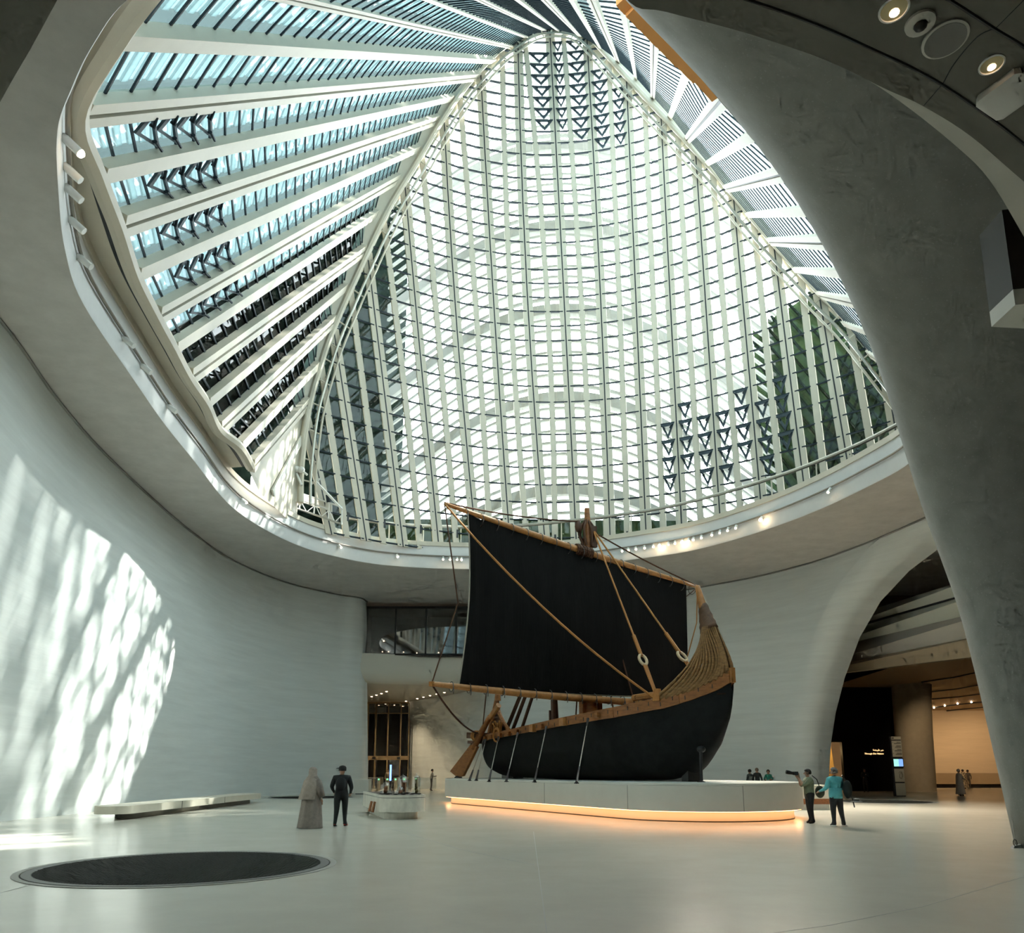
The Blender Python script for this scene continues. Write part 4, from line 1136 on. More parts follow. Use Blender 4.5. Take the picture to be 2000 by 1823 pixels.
rope([bpos(.62, -.08, 8.15), bpos(.75, -.3, 6.9), bpos(.35, -.45, 5.7)], .02, 'rope'); rope([sp(1341, 1165), bpos(.55, 0, 8.3)], .022, 'rope2'); rope([TR_, bpos(.55, 0, 8.32)], .02, 'rope2')
# shrouds and backstays
for a, s, r in [(-13.6, -1, .05), (-13.3, -1, .05), (-12.6, -1, .09), (-11.6, -1, .08), (-10.6, 1, .035), (-10.0, 1, .07), (-8.9, 1, .035), (-7.4, 1, .035), (-5.6, 1, .035)]:
    e = near(a, .05) if s < 0 else farr(a, .05)
    if s < 0: e = bpos(a, -hb(a) * .35, zt(a) + .05)
    rope([mh + Vector((0, 0, -.5)), e], r, 'rope2', 'shroud')
    if r < .05:
        loop(e + Vector((0, 0, .25)), V2, Vector((0, 0, 1)), .17, 'shroud_block', M['rope2'], .05)
# bow end of the lower yard
b0 = near(-.55, .14); MB().tube([b0 - U2 * 1.6 + V2 * .1, b0], [.13, .13], 9).build('bitt_log', M['wood2'], boat)
rope([lerp(yl0, yl1, .93), b0 - U2 * 1.3], .09, 'rope2', 'yard_lashing')
MB().tube([near(-7.1, -.1) + V2 * .5, near(-7.0, 1.0) + V2 * .4], [.17, .15], 9).build('bitt_post', M['wooddk'], boat); MB().tube([near(-7.5, -.1) + V2 * .5, near(-7.5, .55) + V2 * .5], .06, 7).build('belaying_pin', M['wooddk'], boat)
MB().bar(farr(-4.0, 0), farr(-4.0, .95), .2, .05, U2).build('cleat_board', M['wooddk'], boat)
# stern: ladder-like post, tiller, cross beams, steering oar
_sp = lambda x, y: onplane(x, y, C0 - U2 * 13.8 - V2 * .7, U2)
sl, sr, tp_ = _sp(956, 1433), _sp(995, 1428), _sp(972, 1358)
def qb(P0, P1, P2, r0, r1, nm, m):
    P = [P0 * (1 - t) ** 2 + P1 * 2 * t * (1 - t) + P2 * t * t for t in [k / 8 for k in range(9)]]
    MB().tube(P, [lerp(r0, r1, k / 8) for k in range(9)], 7).build(nm, m, boat, True); return P
qa = qb(sl, lerp(sl, tp_, .6) + V2 * .0, tp_, .13, .12, 'stern_post', M['wood']); qc = qb(sr, lerp(sr, tp_, .5) - U2 * .9, tp_, .11, .1, 'stern_post', M['wood'])
for k in range(0, 8): MB().tube([qa[k], qc[k]], .055, 6).build('stern_rung', M['wooddk'], boat)
MB().rings([[p + V2 * .1 for p in qa], [p + V2 * .1 for p in qc]], False, False).build('stern_panel', M['wooddk'], boat, recalc=False)
MB().tube([tp_ + Vector((0, 0, -.3)), tp_ + Vector((0, 0, .05))], [.17, .14], 8).build('stern_cap', M['wood'], boat, True)
for k in range(5):
    rope(catmull([bpos(-14.2 + .2 * k, -.9, 3.5), bpos(-14.0 + .25 * k, -.95, 4.0 + .1 * (k % 2)), bpos(-13.6 + .1 * k, -.9, 3.5)], 5), .04, 'rope', 'rope_coil')
loop(near(-11.7, -.15) - V2 * .14, U2, Vector((0, 0, 1)), .32, 'rope_coil', M['rope'], .05)
oar = [onplane(x, y, C0 - U2 * 14.3 - V2 * 1.9, U2 * .9 - V2 * .1) for x, y in ((984, 1381), (968, 1406), (940, 1440), (924, 1462))]
def ob(x, y): return onplane(x, y, C0 - U2 * 14.0 - V2 * 1.85, Vector((.55, -.83, 0)))
o_top, o_mid, o_b0 = ob(972, 1380), ob(937, 1436), ob(916, 1478)
os_ = MB().tube([ob(974, 1378), ob(958, 1402)], [.15, .15], 9).build('tiller', M['wood2'], boat, True)
MB().tube([ob(957, 1400), o_mid, ob(925, 1462)], [.13, .16, .17], 9).build('oar_shaft', M['wood'], boat, True)
bl = [ob(921, 1455), ob(934, 1459), ob(906, 1516), ob(895, 1521), ob(881, 1507)]
for p in bl: p.z = max(p.z, ZP + .03)
mb = MB(); n_ = Vector((.83, .55, 0)) * .07; nb = len(bl)
mb.add([p - n_ for p in bl] + [p + n_ for p in bl], [tuple(range(nb)), tuple(range(2 * nb - 1, nb - 1, -1))] + [(k, (k + 1) % nb, (k + 1) % nb + nb, k + nb) for k in range(nb)])
mb.build('oar_blade', M['wood'], boat)
for (xa, ya), (xb, yb), th, m_ in [((919, 1437), (950, 1438), .30, 'wooddk'), ((919, 1450), (945, 1450), .15, 'wooddk')]:
    MB().bar(ob(xa, ya) - n_ * 2, ob(xb, yb) + V2 * .6, th, th, (0, 0, 1)).build('stern_crossbeam', M[m_], boat)
loop(ob(929, 1438), V2, Vector((0, 0, 1)), .24, 'oar_lashing', M['rope'], .05); loop(ob(932, 1438), V2, Vector((0, 0, 1)), .24, 'oar_lashing', M['rope'], .05)
MB().tube([ob(921, 1453), ob(915, 1462)], .03, 6).build('oar_peg', M['wooddk'], boat); 
foot = ob(895, 1521); foot.z = ZP + .06
MB().lathe(Vector((foot.x, foot.y, ZP)), [(.22, 0), (.2, .05), (.08, .12)], 14).build('oar_foot', M['black'], boat, True)
# cradle under the hull ends
MB().hexa([bpos(a, b, z) for z in (ZP, ZP + .62) for a, b in [(-.35, -.35), (.0, -.35), (.0, .35), (-.35, .35)]]).build('keel_block', M['black'], boat)
MB().hexa([bpos(-3.2, -.3, ZP), bpos(-.36, -.3, ZP), bpos(-.36, .3, ZP), bpos(-3.2, .3, ZP), bpos(-3.2, -.3, ZP + .02), bpos(-.36, -.3, ZP + .55), bpos(-.36, .3, ZP + .55), bpos(-3.2, .3, ZP + .02)]).build('keel_wedge', mat('grey_wedge', (.22, .22, .21), .6), boat)
MB().hexa([bpos(a, b, z) for z in (ZP, ZP + .28) for a, b in [(-14.2, -.3), (-13.0, -.3), (-13.0, .3), (-14.2, .3)]]).build('keel_block', mat('grey_wedge', (.22, .22, .21), .6), boat)
hp_ = bpos(1.05, -.55, 2.35)
prop = thing('hull_prop', 'slim black prop standing under the bow of the boat', 'prop', bpos(1.15, -.8, ZP))
MB().tube([bpos(1.15, -.8, ZP), bpos(1.0, -.62, 2.32)], .055, 8).build('rod', M['black'], prop, True)
MB().lathe(bpos(1.15, -.8, ZP), [(.14, 0), (.14, .02), (.05, .05)], 12).build('foot', M['black'], prop)
MB().ball(bpos(.98, -.58, 2.34), .16, .16, .12).build('pad', M['black'], prop, True)
# tie-down cables
TD = [((953, 1440), (917, 1524), 'tie-down cable nearest the steering oar'), ((957, 1443), (930, 1524), 'second tie-down cable from the steering oar'), ((982, 1436), (955, 1526), 'tie-down cable crossing the rounded stern'),
      ((1020, 1428), (989, 1526), 'tie-down cable just forward of the stern curve'), ((1076, 1420), (1044, 1527), 'tie-down cable below the bitt post'), ((1158, 1412), (1126, 1529), 'tie-down cable below the mast, farthest from the stern')]
def near_a(px):
    return min(np.linspace(-15.7, 1.9, 900), key=lambda a: abs(proj(near(a))[0] - px))
for (x0, y0), (x1, y1), lb in TD:
    a = near_a(x0); p0 = near(a, -.3) - V2 * .24
    p1 = atz(x1, y1, ZP + .03)
    c = thing('tie_down_cable', 'thin steel ' + lb, 'cable', Vector((p1.x, p1.y, ZP)), 'tie-down cables from rail to plinth')
    MB().tube([p1, p0], .018, 6).build('cable', M['steel'], c)
    MB().tube([lerp(p1, p0, .0), lerp(p1, p0, .2)], [.045, .03], 7).build('turnbuckle', M['black'], c, True)
    MB().tube([lerp(p1, p0, .86), lerp(p1, p0, 1.0)], [.03, .06], 7).build('hook', M['black'], c, True)
    MB().lathe(Vector((p1.x, p1.y, ZP)), [(.08, 0), (.07, .03)], 10).build('anchor_plate', M['black'], c)
# ================================================================ things on the floor
# floor grates
def grate(cpx, r, label, nbars, thin=False):
    c = atz(*cpx, 0); c.z = 0
    g = thing('floor_grate', label, 'floor grate', c, 'round floor grates')
    n = 72
    cir = lambda q, z: [c + Vector((q * math.cos(2 * math.pi * k / n), q * math.sin(2 * math.pi * k / n), z)) for k in range(n)]
    MB().rings([cir(r, .0), cir(r, .008), cir(r - .1, .008), cir(r - .1, .0)], True, False).build('outer_ring', mat('grate_ring', (.28, .28, .25), .5), g)
    MB().rings([cir(r - .13, .001), cir(r - .13, .010), cir(r - .28, .010), cir(r - .28, .001)], True, False).build('inner_ring', mat('grate_ring_dark', (.10, .105, .10), .5), g)
    MB().rings([cir(r - .11, .003), cir(.01, .003)], True, False).build('well', M['gratebk'], g)
    rr = r - .28; step = 2 * rr / nbars
    for k in range(nbars):
        x = -rr + step * (k + .5); h = math.sqrt(max(0, rr * rr - x * x))
        if h < .05: continue
        MB().box((c.x + x - step * .3, c.y - h, .003), (c.x + x + step * .3, c.y + h, .012)).build('slat', M['grate'], g)
grate((362, 1693), 2.53, 'large round dark slatted grate in the near floor', 84)
c1 = atz(607, 1558, 0)
grate((607, 1558), 2.6, 'round dark floor grate by the far left wall behind the two visitors', 40)
grate((1728, 1566.5), 2.5, 'round dark floor grate in front of the gallery arch', 40)

# stone bench
A0, A1 = atz(238, 1603, 0), atz(506, 1567.5, 0)
A0.z = A1.z = 0
dr = (A1 - A0).normalized(); nr = Vector((-dr.y, dr.x, 0)); nr = nr if nr.x < 0 else -nr
bn = thing('bench', 'long white rounded stone bench along the sunlit wall', 'bench', lerp(A0, A1, .5))
def cap_poly(r, l0, l1, n=12):
    p = []
    for k in range(n + 1):
        a = math.pi / 2 + math.pi * k / n; p.append(l0 + dr * (r * math.cos(a)) + nr * (r * math.sin(a)))
    for k in range(n + 1):
        a = -math.pi / 2 + math.pi * k / n; p.append(l1 + dr * (r * math.cos(a)) + nr * (r * math.sin(a)))
    return p
mid = nr * .45
P_ = cap_poly(.62, A0 + mid + dr * .4, A1 + mid - dr * .4)
MB().rings([[p + Vector((0, 0, .20)) for p in P_], [p + Vector((0, 0, .46)) for p in P_]]).build('seat', mat('bench_stone', (.58, .55, .46), .45, var=.05, scale=2), bn, True)
P_ = cap_poly(.34, A0 + mid + dr * 1.2, A1 + mid - dr * 1.2)
MB().rings([[p for p in P_], [p + Vector((0, 0, .21)) for p in P_]]).build('base', mat('bench_base', (.25, .24, .21), .6), bn, True)
for f in (.3, .62):
    q = lerp(A0, A1, f) + mid
    MB().bar(q - nr * .625 + Vector((0, 0, .205)), q - nr * .625 + Vector((0, 0, .46)), .02, .01, dr).build('joint', M['joint'], bn)
# exhibit counter with glass domes
T0 = atz(780, 1603, 0); T0.z = 0
ct_ = thing('exhibit_table', 'veined marble exhibit counter near the plinth', 'counter', T0 + Vector((0, 2.6, 0)))
td = Vector((-.02, 1, 0)); ctr_ = T0 + Vector((-.05, .9, 0))
RT = Matrix.Rotation(.30, 3, 'Z')
def tab(w, l, z0, z1, l0=0):
    p = []; 
    for k in range(13):
        a = math.pi + math.pi * k / 12; p.append(ctr_ + RT @ Vector((w * math.cos(a), l0 + .55 * math.sin(a), 0)))
    p += [ctr_ + RT @ Vector((w, l, 0)), ctr_ + RT @ Vector((-w, l, 0))]
    return [[q + Vector((0, 0, z0)) for q in p], [q + Vector((0, 0, z1)) for q in p]]
MB().rings(tab(.58, 4.2, 0, .24, .25)).build('base', M['marble'], ct_, True)
MB().rings(tab(.80, 4.6, .24, .70)).build('body', M['marble'], ct_, True)
MB().rings(tab(.79, 4.55, .70, .715)).build('shadow_line', M['slot'], ct_)
MB().rings(tab(.81, 4.62, .715, .80)).build('top', M['marble'], ct_, True)
MB().rings(tab(.70, 4.4, .80, .806)).build('inlay', mat('dark_inlay', (.10, .08, .07), .4), ct_)
for k in range(9):
    q = ctr_ + RT @ Vector((-.55 + .137 * k, -.30 + .02 * (k - 4) ** 2 * .3, .806)); MB().box(q + Vector((-.045, -.05, 0)), q + Vector((.045, .05, .012))).build('caption_tile', M['white' if k % 2 else 'black'], ct_)
for k in range(2):
    q = ctr_ + RT @ Vector((-.86 - .05 * k, .55 + .45 * k, .55)); MB().tube([q, q + Vector((-.05, -.1, -.34))], [.045, .05], 8).build('hanging_grip', M['brownstuff'], ct_, True)
def gdome(x, y, h, r, label, fill):
    q = ctr_ + RT @ Vector((x, y, .8185))
    d = thing('glass_dome', label, 'glass dome', q, 'glass domes on the exhibit counter')
    prof = [(r, 0), (r, h - r)] + [(r * math.cos(a), h - r + r * math.sin(a)) for a in [math.pi / 2 * k / 6 for k in range(1, 6)]] + [(.012, h), (.02, h + .03), (.005, h + .05)]
    mb = MB(); mb.rings([[q + Vector((w * math.cos(2 * math.pi * k / 20), w * math.sin(2 * math.pi * k / 20), z)) for k in range(20)] for w, z in prof], True, False)
    mb.build('cloche', M['dome'], d, 'all', recalc=False)
    MB().lathe(q, [(r + .03, 0), (r + .03, .02), (r - .01, .03)], 20).build('stand', M['black'], d, True)
    random.seed(int(h * 100))
    mb = MB(); hh = h * .72
    for k in range(14 if fill != 'block' else 1):
        if fill == 'block': mb.box((q.x - r * .5, q.y - r * .4, q.z + .03), (q.x + r * .5, q.y + r * .4, q.z + hh)); break
        z = q.z + .05 + hh * k / 14; w = r * .62 * (1 - .5 * k / 14)
        mb.ball((q.x + random.uniform(-.3, .3) * w, q.y + random.uniform(-.3, .3) * w, z), w * random.uniform(.35, .6), n=7, m=5)
    mb.build('specimen', M['greenstuff' if fill == 'plant' else 'brownstuff'], d)
gdome(-.52, .35, .40, .19, 'leftmost glass dome with a dark brown specimen', 'lump')
gdome(-.10, -.1, .26, .17, 'lowest glass dome at the front of the counter', 'lump')
gdome(.12, .55, .52, .18, 'middle glass dome over an upright brown block', 'block')
gdome(.24, 1.4, .62, .20, 'tallest glass dome at the back of the counter', 'block')
gdome(.50, .15, .64, .15, 'slim right glass dome with a dried plant', 'plant')
# second exhibit counter behind the photographer
q = Vector((11.8, 33.5, 0))
e2 = thing('exhibit_table', 'low pale exhibit counter with a brown shelf behind the photographer', 'counter', q)
MB().box((q.x - 1.6, q.y - .5, .45), (q.x + 1.6, q.y + .9, 1.0)).build('body', M['marble'], e2)
MB().box((q.x - 1.5, q.y - .45, .0), (q.x + 1.5, q.y + .8, .22)).build('base', M['offwhite'], e2)
MB().box((q.x - 1.58, q.y - .45, .22), (q.x + 1.58, q.y + .85, .45)).build('shelf', M['brownstuff'], e2)
MB().box((q.x - 2.1, q.y - .6, 1.0), (q.x + .2, q.y + .9, 1.12)).build('top', M['offwhite'], e2)
# white box by the entrance and turnstiles
q = Vector((-10.35, 54.4, 0)); b_ = tag(MB().prism([(q.x - .5, q.y - .5), (q.x + .5, q.y - .5), (q.x + .5, q.y + .6), (q.x - .5, q.y + .6)], .06, 1.0).build('stone_block', M['offwhite']), 'white stone block at the end of the left wall', 'block')
MB().box((q.x - .4, q.y - .4, 0), (q.x + .4, q.y + .5, .06)).build('toe_kick', M['slot'], b_)
names = ['leftmost', 'second from the left', 'third from the left', 'fourth from the left', 'rightmost']
for k, x in enumerate([739, 756, 772, 789, 812]):
    q = atz(x, 1543.5, 0); t = thing('turnstile', names[k] + ' brushed metal turnstile at the entrance', 'turnstile', q, 'entrance turnstiles')
    MB().box((q.x - .14, q.y, 0), (q.x + .14, q.y + 1.5, 1.02)).build('cabinet', mat('brushed', (.45, .40, .30), .35, metal=.7), t)
    MB().box((q.x - .16, q.y - .02, 1.02), (q.x + .16, q.y + 1.52, 1.06)).build('top', M['black'], t)
    MB().box((q.x + .14, q.y + .5, .25), (q.x + .34, q.y + .53, .95)).build('gate_leaf', M['dome'], t)
    MB().box((q.x - .05, q.y - .012, .82), (q.x + .05, q.y, .92)).build('indicator', mat('green_led', (.1, .6, .2), .4, emit=((.1, .9, .3), 1.5)), t)
q = atz(762, 1545, 0); t = thing('light_post', 'thin blue glowing post at the turnstiles', 'post', q)
MB().box((q.x - .08, q.y - .05, 0), (q.x + .08, q.y + .05, 2.1)).build('post', M['black'], t)
MB().box((q.x - .07, q.y - .06, .8), (q.x + .07, q.y - .05, 2.05)).build('light_panel', mat('blue_led', (.1, .2, .8), .4, emit=((.12, .25, 1.0), 2.0)), t)
q0, q1 = atz(712, 1544, 0), atz(738, 1544, 0); t = thing('glass_barrier', 'clear glass barrier left of the turnstiles', 'barrier', lerp(q0, q1, .5))
MB().box((q0.x, q0.y, .05), (q1.x, q0.y + .02, 1.0)).build('pane', M['dome'], t); MB().box((q0.x, q0.y - .02, 1.0), (q1.x, q0.y + .04, 1.04)).build('rail', M['steel'], t)
q0, q1 = atz(818, 1543, 0), atz(852, 1543, 0); t = thing('glass_barrier', 'clear glass barrier right of the turnstiles', 'barrier', lerp(q0, q1, .5))
MB().box((q0.x, q0.y, .05), (q1.x, q0.y + .02, 1.0)).build('pane', M['dome'], t); MB().box((q0.x, q0.y - .02, 1.0), (q1.x, q0.y + .04, 1.04)).build('rail', M['steel'], t)
# sign totem
TB, TT = atz(1759, 1556, 0), None
W_ = .62; Hh = 3.75; fx = Vector((.92, .39, 0)).normalized(); fy = Vector((-.39, .92, 0))
fx = Vector((1, 0, 0)); fy = Vector((0, 1, 0))
tb = Vector((TB.x, TB.y, 0))
tt = thing('sign_totem', 'tall pale sign totem with a small screen in front of the column', 'sign', tb)
def tbx(x0, x1, z0, z1, y0, y1, m, nm, par=None): return MB().box((tb.x + x0, tb.y + y0, z0), (tb.x + x1, tb.y + y1, z1)).build(nm, m, par or tt)
tbx(-.36, .34, 0, Hh, 0, .16, M['black'], 'body')
tbx(-.26, .36, .05, .82, -.02, 0, M['totem'], 'lower_panel'); mp_ = tbx(-.26, .36, .90, 1.72, -.02, 0, M['totem'], 'map_panel')
sc_ = tbx(-.28, .38, 1.80, 2.38, -.035, 0, M['black'], 'screen'); tbx(-.25, .06, 1.86, 2.32, -.04, -.035, M['screen'], 'screen_text', sc_); tbx(.06, .34, 1.86, 2.32, -.04, -.035, M['screen2'], 'screen_image', sc_)
up = tbx(-.26, .36, 2.46, 3.48, -.02, 0, M['totem'], 'directory_panel'); tbx(-.26, .36, 3.55, 3.74, -.02, 0, M['totem'], 'header_panel')
for k in range(4):
    z = 3.38 - k * .23
    tbx(.05 - .04 * (k % 2), .32, z - .02, z + .015, -.024, -.02, M['ink'], 'text_line', up); tbx(-.12 + .05 * (k % 2), .32, z - .10, z - .06, -.024, -.02, M['ink'], 'text_line', up); tbx(-.22, -.19, z - .03, z + .01, -.024, -.02, M['ink'], 'symbol', up)
random.seed(9)
for k in range(9):
    a = random.uniform(0, 6.28); r0 = random.uniform(.08, .2); q = Vector((tb.x + .14, tb.y - .024, 1.3))
    MB().tube([q + Vector((r0 * math.cos(a + .35 * j) * .8, 0, r0 * 1.4 * math.sin(a + .35 * j))) for j in range(6)], .008, 4).build('map_line', M['ink'], mp_)
tbx(-.24, -.1, 3.6, 3.69, -.024, -.02, M['ink'], 'header_text', up)
# strap hanging beside the pier
q = atY(1967, 1545, 17.6)
sp_ = thing('tension_strap', 'black strap and cable hanging beside the leaning pier', 'strap', atY(1982, 1648, 16.9))
MB().tube([atY(1966, 1540, 17.6), atY(1975, 1585, 17.2)], [.035, .04], 6).build('strap', M['black'], sp_)
MB().tube([atY(1975, 1585, 17.2), atY(1982, 1640, 16.9)], .010, 6).build('cable', M['steel'], sp_)
qq = atY(1982, 1641, 16.9)
MB().tube([qq + Vector((.04 * math.sin(t), 0, -.06 + .07 * math.cos(t))) for t in [2 * math.pi * k / 10 for k in range(11)]], .010, 5).build('hook', M['black'], sp_)
q = atz(1988, 1657, 0); fl_ = tag(MB().hexa([(q.x - .12, q.y - .05, 0), (q.x + .12, q.y - .05, 0), (q.x + .12, q.y + .06, 0), (q.x - .12, q.y + .06, 0), (q.x - .08, q.y - .02, .05), (q.x + .14, q.y - .02, .09), (q.x + .14, q.y + .05, .09), (q.x - .08, q.y + .05, .05)]).build('floor_anchor', mat('dull_steel', (.16, .16, .15), .6)), 'small steel floor anchor at the foot of the pier', 'anchor')
# ================================================================ track rail and spotlights inside the oculus
rl = [p + Vector((0, 0, ZS + .78)) - n * .12 for p, n in zip(rim, rimn)]
tr_ = tag(MB().tube(rl[10:150], .05, 6).build('light_track', mat('track_grey', (.22, .20, .17), .5), smooth=True), 'curved track rail along the oculus fascia', 'rail')
def rim_at(px, py):
    k = min(range(NR), key=lambda k: (proj(rl[k])[0] - px) ** 2 + (proj(rl[k])[1] - py) ** 2 + (0 if rl[k].y > 12 else 1e6))
    return k
def spotlight(px, py, on, label, aim=None, size=1.0):
    k = rim_at(px, py); nx = rl[(k + 1) % NR]
    pr, n = rl[k], rimn[k]
    # refine between samples
    best = min(((abs(proj(lerp(rl[k - 1], nx, f))[0] - px) + abs(proj(lerp(rl[k - 1], nx, f))[1] - py), f) for f in np.linspace(0, 1, 21)))
    p = lerp(rl[k - 1], nx, best[1]) + Vector((0, 0, -.052))
    t = thing('track_spotlight', label, 'spotlight', p, 'spotlights on the oculus track')
    d = (Vector(aim) - p).normalized() if aim is not None else (Vector((-n.x * .6, -n.y * .6, -.45))).normalized()
    MB().tube([p, p + Vector((0, 0, -.10)) - n * .06], .03, 6).build('stem', M['white'], t)
    c = p - n * .10 + Vector((0, 0, -.14))
    MB().tube([c - d * .18 * size, c + d * .16 * size], .075 * size, 10).build('can', M['white'], t, True)
    if on: MB().ball(c + d * .165 * size, .06 * size * on, .06 * size * on, .06 * size * on, 8, 5).build('lens', M['bulb'], t)
    return t, c, d
spl = [(128, 266, 1.2), (127, 322, 0), (130, 361, 0), (146, 425, 0), (165, 497, 0), (240, 658, 0), (277, 711, 0), (325, 790, 0), (474, 970, .9), (520, 1003, 0), (662, 1058, .8), (775, 1081, 1.0), (865, 1085, .8), (879, 1084, .8), (892, 1085, .8), (902, 1089, 1.0)]
ordn = ['first', 'second', 'third', 'fourth', 'fifth', 'sixth', 'seventh', 'eighth', 'ninth', 'tenth', 'eleventh', 'twelfth', 'thirteenth', 'fourteenth', 'fifteenth', 'sixteenth']
for k, (x, y, on) in enumerate(spl):
    spotlight(x, y, on, '%s white spotlight along the left oculus track, counted from the top' % ordn[k], size=1.0 if y > 900 else 1.25)
spr = [(1217, 1071, .8), (1229, 1070, .8), (1244, 1067, .8), (1260, 1064, .8), (1277, 1062, .9), (1290, 1061, 1.6), (1306, 1058, .8), (1319, 1055, .8), (1334, 1053, 1.7), (1346, 1051, .9), (1356, 1048, .9), (1371, 1045, .9), (1393, 1040, .8), (1408, 1037, .8), (1423, 1034, .8), (1439, 1030, .8), (1490, 1020, 1.6), (1623, 965, .9)]
ordr = ordn + ['seventeenth', 'eighteenth']
for k, (x, y, on) in enumerate(spr):
    t, c, d = spotlight(x, y, on, '%s lit spotlight on the oculus track right of the mast' % ordr[k], aim=(6, 28, 3))
    if k % 2 == 1 or on > 1.5:
        tgt = [(6, 28, 2), (14, 30, 0), (9, 24, 0), (16, 38, 0), (4, 22, 0), (12, 34, 0)][k % 6]
        lamp('spot_lamp', 'SPOT', c + d * .35, 2200, (1, .88, .72), tgt, .15, 1.0, .8, parent=t)
# ================================================================ maintenance cradle by the left corner
mc = thing('maintenance_cradle', 'cream lattice maintenance cradle on the kerb at the left corner', 'cradle', atY(600, 990, 43))
def mp(x, y, Y=42.6): return atY(x, y, Y)
def rod(a, b, r, nm, m='white', Y=42.6): MB().tube([mp(*a, Y), mp(*b, Y)], r, 5).build(nm, M[m], mc)
fl0, fl1 = (527, 944), (668, 991); bl0, bl1 = (556, 978), (667, 1025)
rod((527, 944), (555, 953), .05, 'top_rail'); rod((555, 953), (668, 991), .05, 'top_rail'); rod((556, 985), (667, 1024), .06, 'bottom_rail', 'pipe'); rod((557, 967), (643, 995), .04, 'mid_rail')
posts = [((527, 944), (526, 964)), ((555, 953), (556, 981)), ((587, 965), (585, 996)), ((616, 974), (613, 1005)), ((643, 984), (641, 1015)), ((668, 993), (667, 1025))]
for a, b in posts: rod(a, b, .045, 'post')
for k in range(1, 5):
    a0, b0_ = posts[k]; a1, b1_ = posts[k + 1]
    m0 = ((b0_[0] + b1_[0]) / 2, (b0_[1] + b1_[1]) / 2); q0 = (a0[0], a0[1] + 13); q1 = (a1[0], a1[1] + 13)
    rod(q0, m0, .03, 'brace'); rod(m0, q1, .03, 'brace')
a, b, c, d = mp(557, 955, 42.9), mp(648, 986, 42.9), mp(648, 1000, 42.9), mp(557, 971, 42.9)
MB().hexa([d, c, c + Vector((0, .1, 0)), d + Vector((0, .1, 0)), a, b, b + Vector((0, .1, 0)), a + Vector((0, .1, 0))]).build('side_panel', M['offwhite'], mc)
rod((522, 937), (581, 936), .09, 'boom', 'white', 42.9); rod((562, 936), (561, 952), .12, 'boom_winch', 'dark', 42.9); rod((614, 938), (668, 995), .08, 'boom', 'white', 42.4); rod((609, 945), (627, 935), .06, 'boom_head', 'white', 42.4); rod((640, 968), (642, 982), .14, 'boom_winch', 'dark', 42.6)
MB().lathe(mp(504, 950, 41.5) - Vector((0, 0, .6)), [(.42, 0), (.42, 1.1), (.3, 1.2)], 16).build('drum', M['offwhite'], mc, True)
MB().lathe(mp(548, 970, 43.2) - Vector((0, 0, .5)), [(.25, 0), (.25, .9), (.2, 1.0)], 14).build('drum', M['offwhite'], mc, True)
pc = thing('drain_pipe', 'cream down-pipe with a valve at the left corner of the glazing', 'pipe', mp(586, 955, 42.5))
MB().tube([mp(600, 800, 41.6), mp(592, 850, 41.6), mp(588, 900, 41.7), mp(585, 965, 41.8)], .16, 10).build('pipe', M['cream'], pc, True)
for x, y in ((579, 917), (588, 918)): MB().ball(mp(x, y, 41.3), .22, .2, .2).build('valve', M['white'], pc, True)
MB().tube([mp(579, 925, 41.3), mp(589, 948, 41.3)], .07, 7).build('lever', M['white'], pc); MB().tube([mp(590, 920, 41.3), mp(600, 928, 41.3)], .07, 7).build('lever', M['white'], pc)
# orange gantry beam along the near roof edge
og = thing('gantry_beam', 'orange gantry beam running along the oculus edge at top right', 'beam', atz(1230, 10, 15.2))
G = [atz(x, y, 15.3) for x, y in [(1216, -8), (1232, 10), (1260, 42), (1292, 76), (1330, 117), (1362, 150), (1396, 188)]]
for a, b, w in zip(G[:-1], G[1:], [.3, .28, .26, .24, .2, .14]):
    MB().bar(a, b, w, .18, (b - a).cross(Vector((0, 0, 1)))).build('box_section', M['orange'], og)
for f, (x, y) in enumerate([(1298, 70), (1345, 133), (1370, 165), (1395, 182)]):
    p = atz(x, y, 15.25); MB().tube([p + Vector((-.08, -.08, 0)), p + Vector((.1, .12, .05))], .035, 6).build('clamp', M['black'], og)
MB().bar(atz(1234, 14, 15.2), atz(1252, 30, 15.2), .16, .3, (0, 0, 1)).build('end_cover', M['orange'], og)
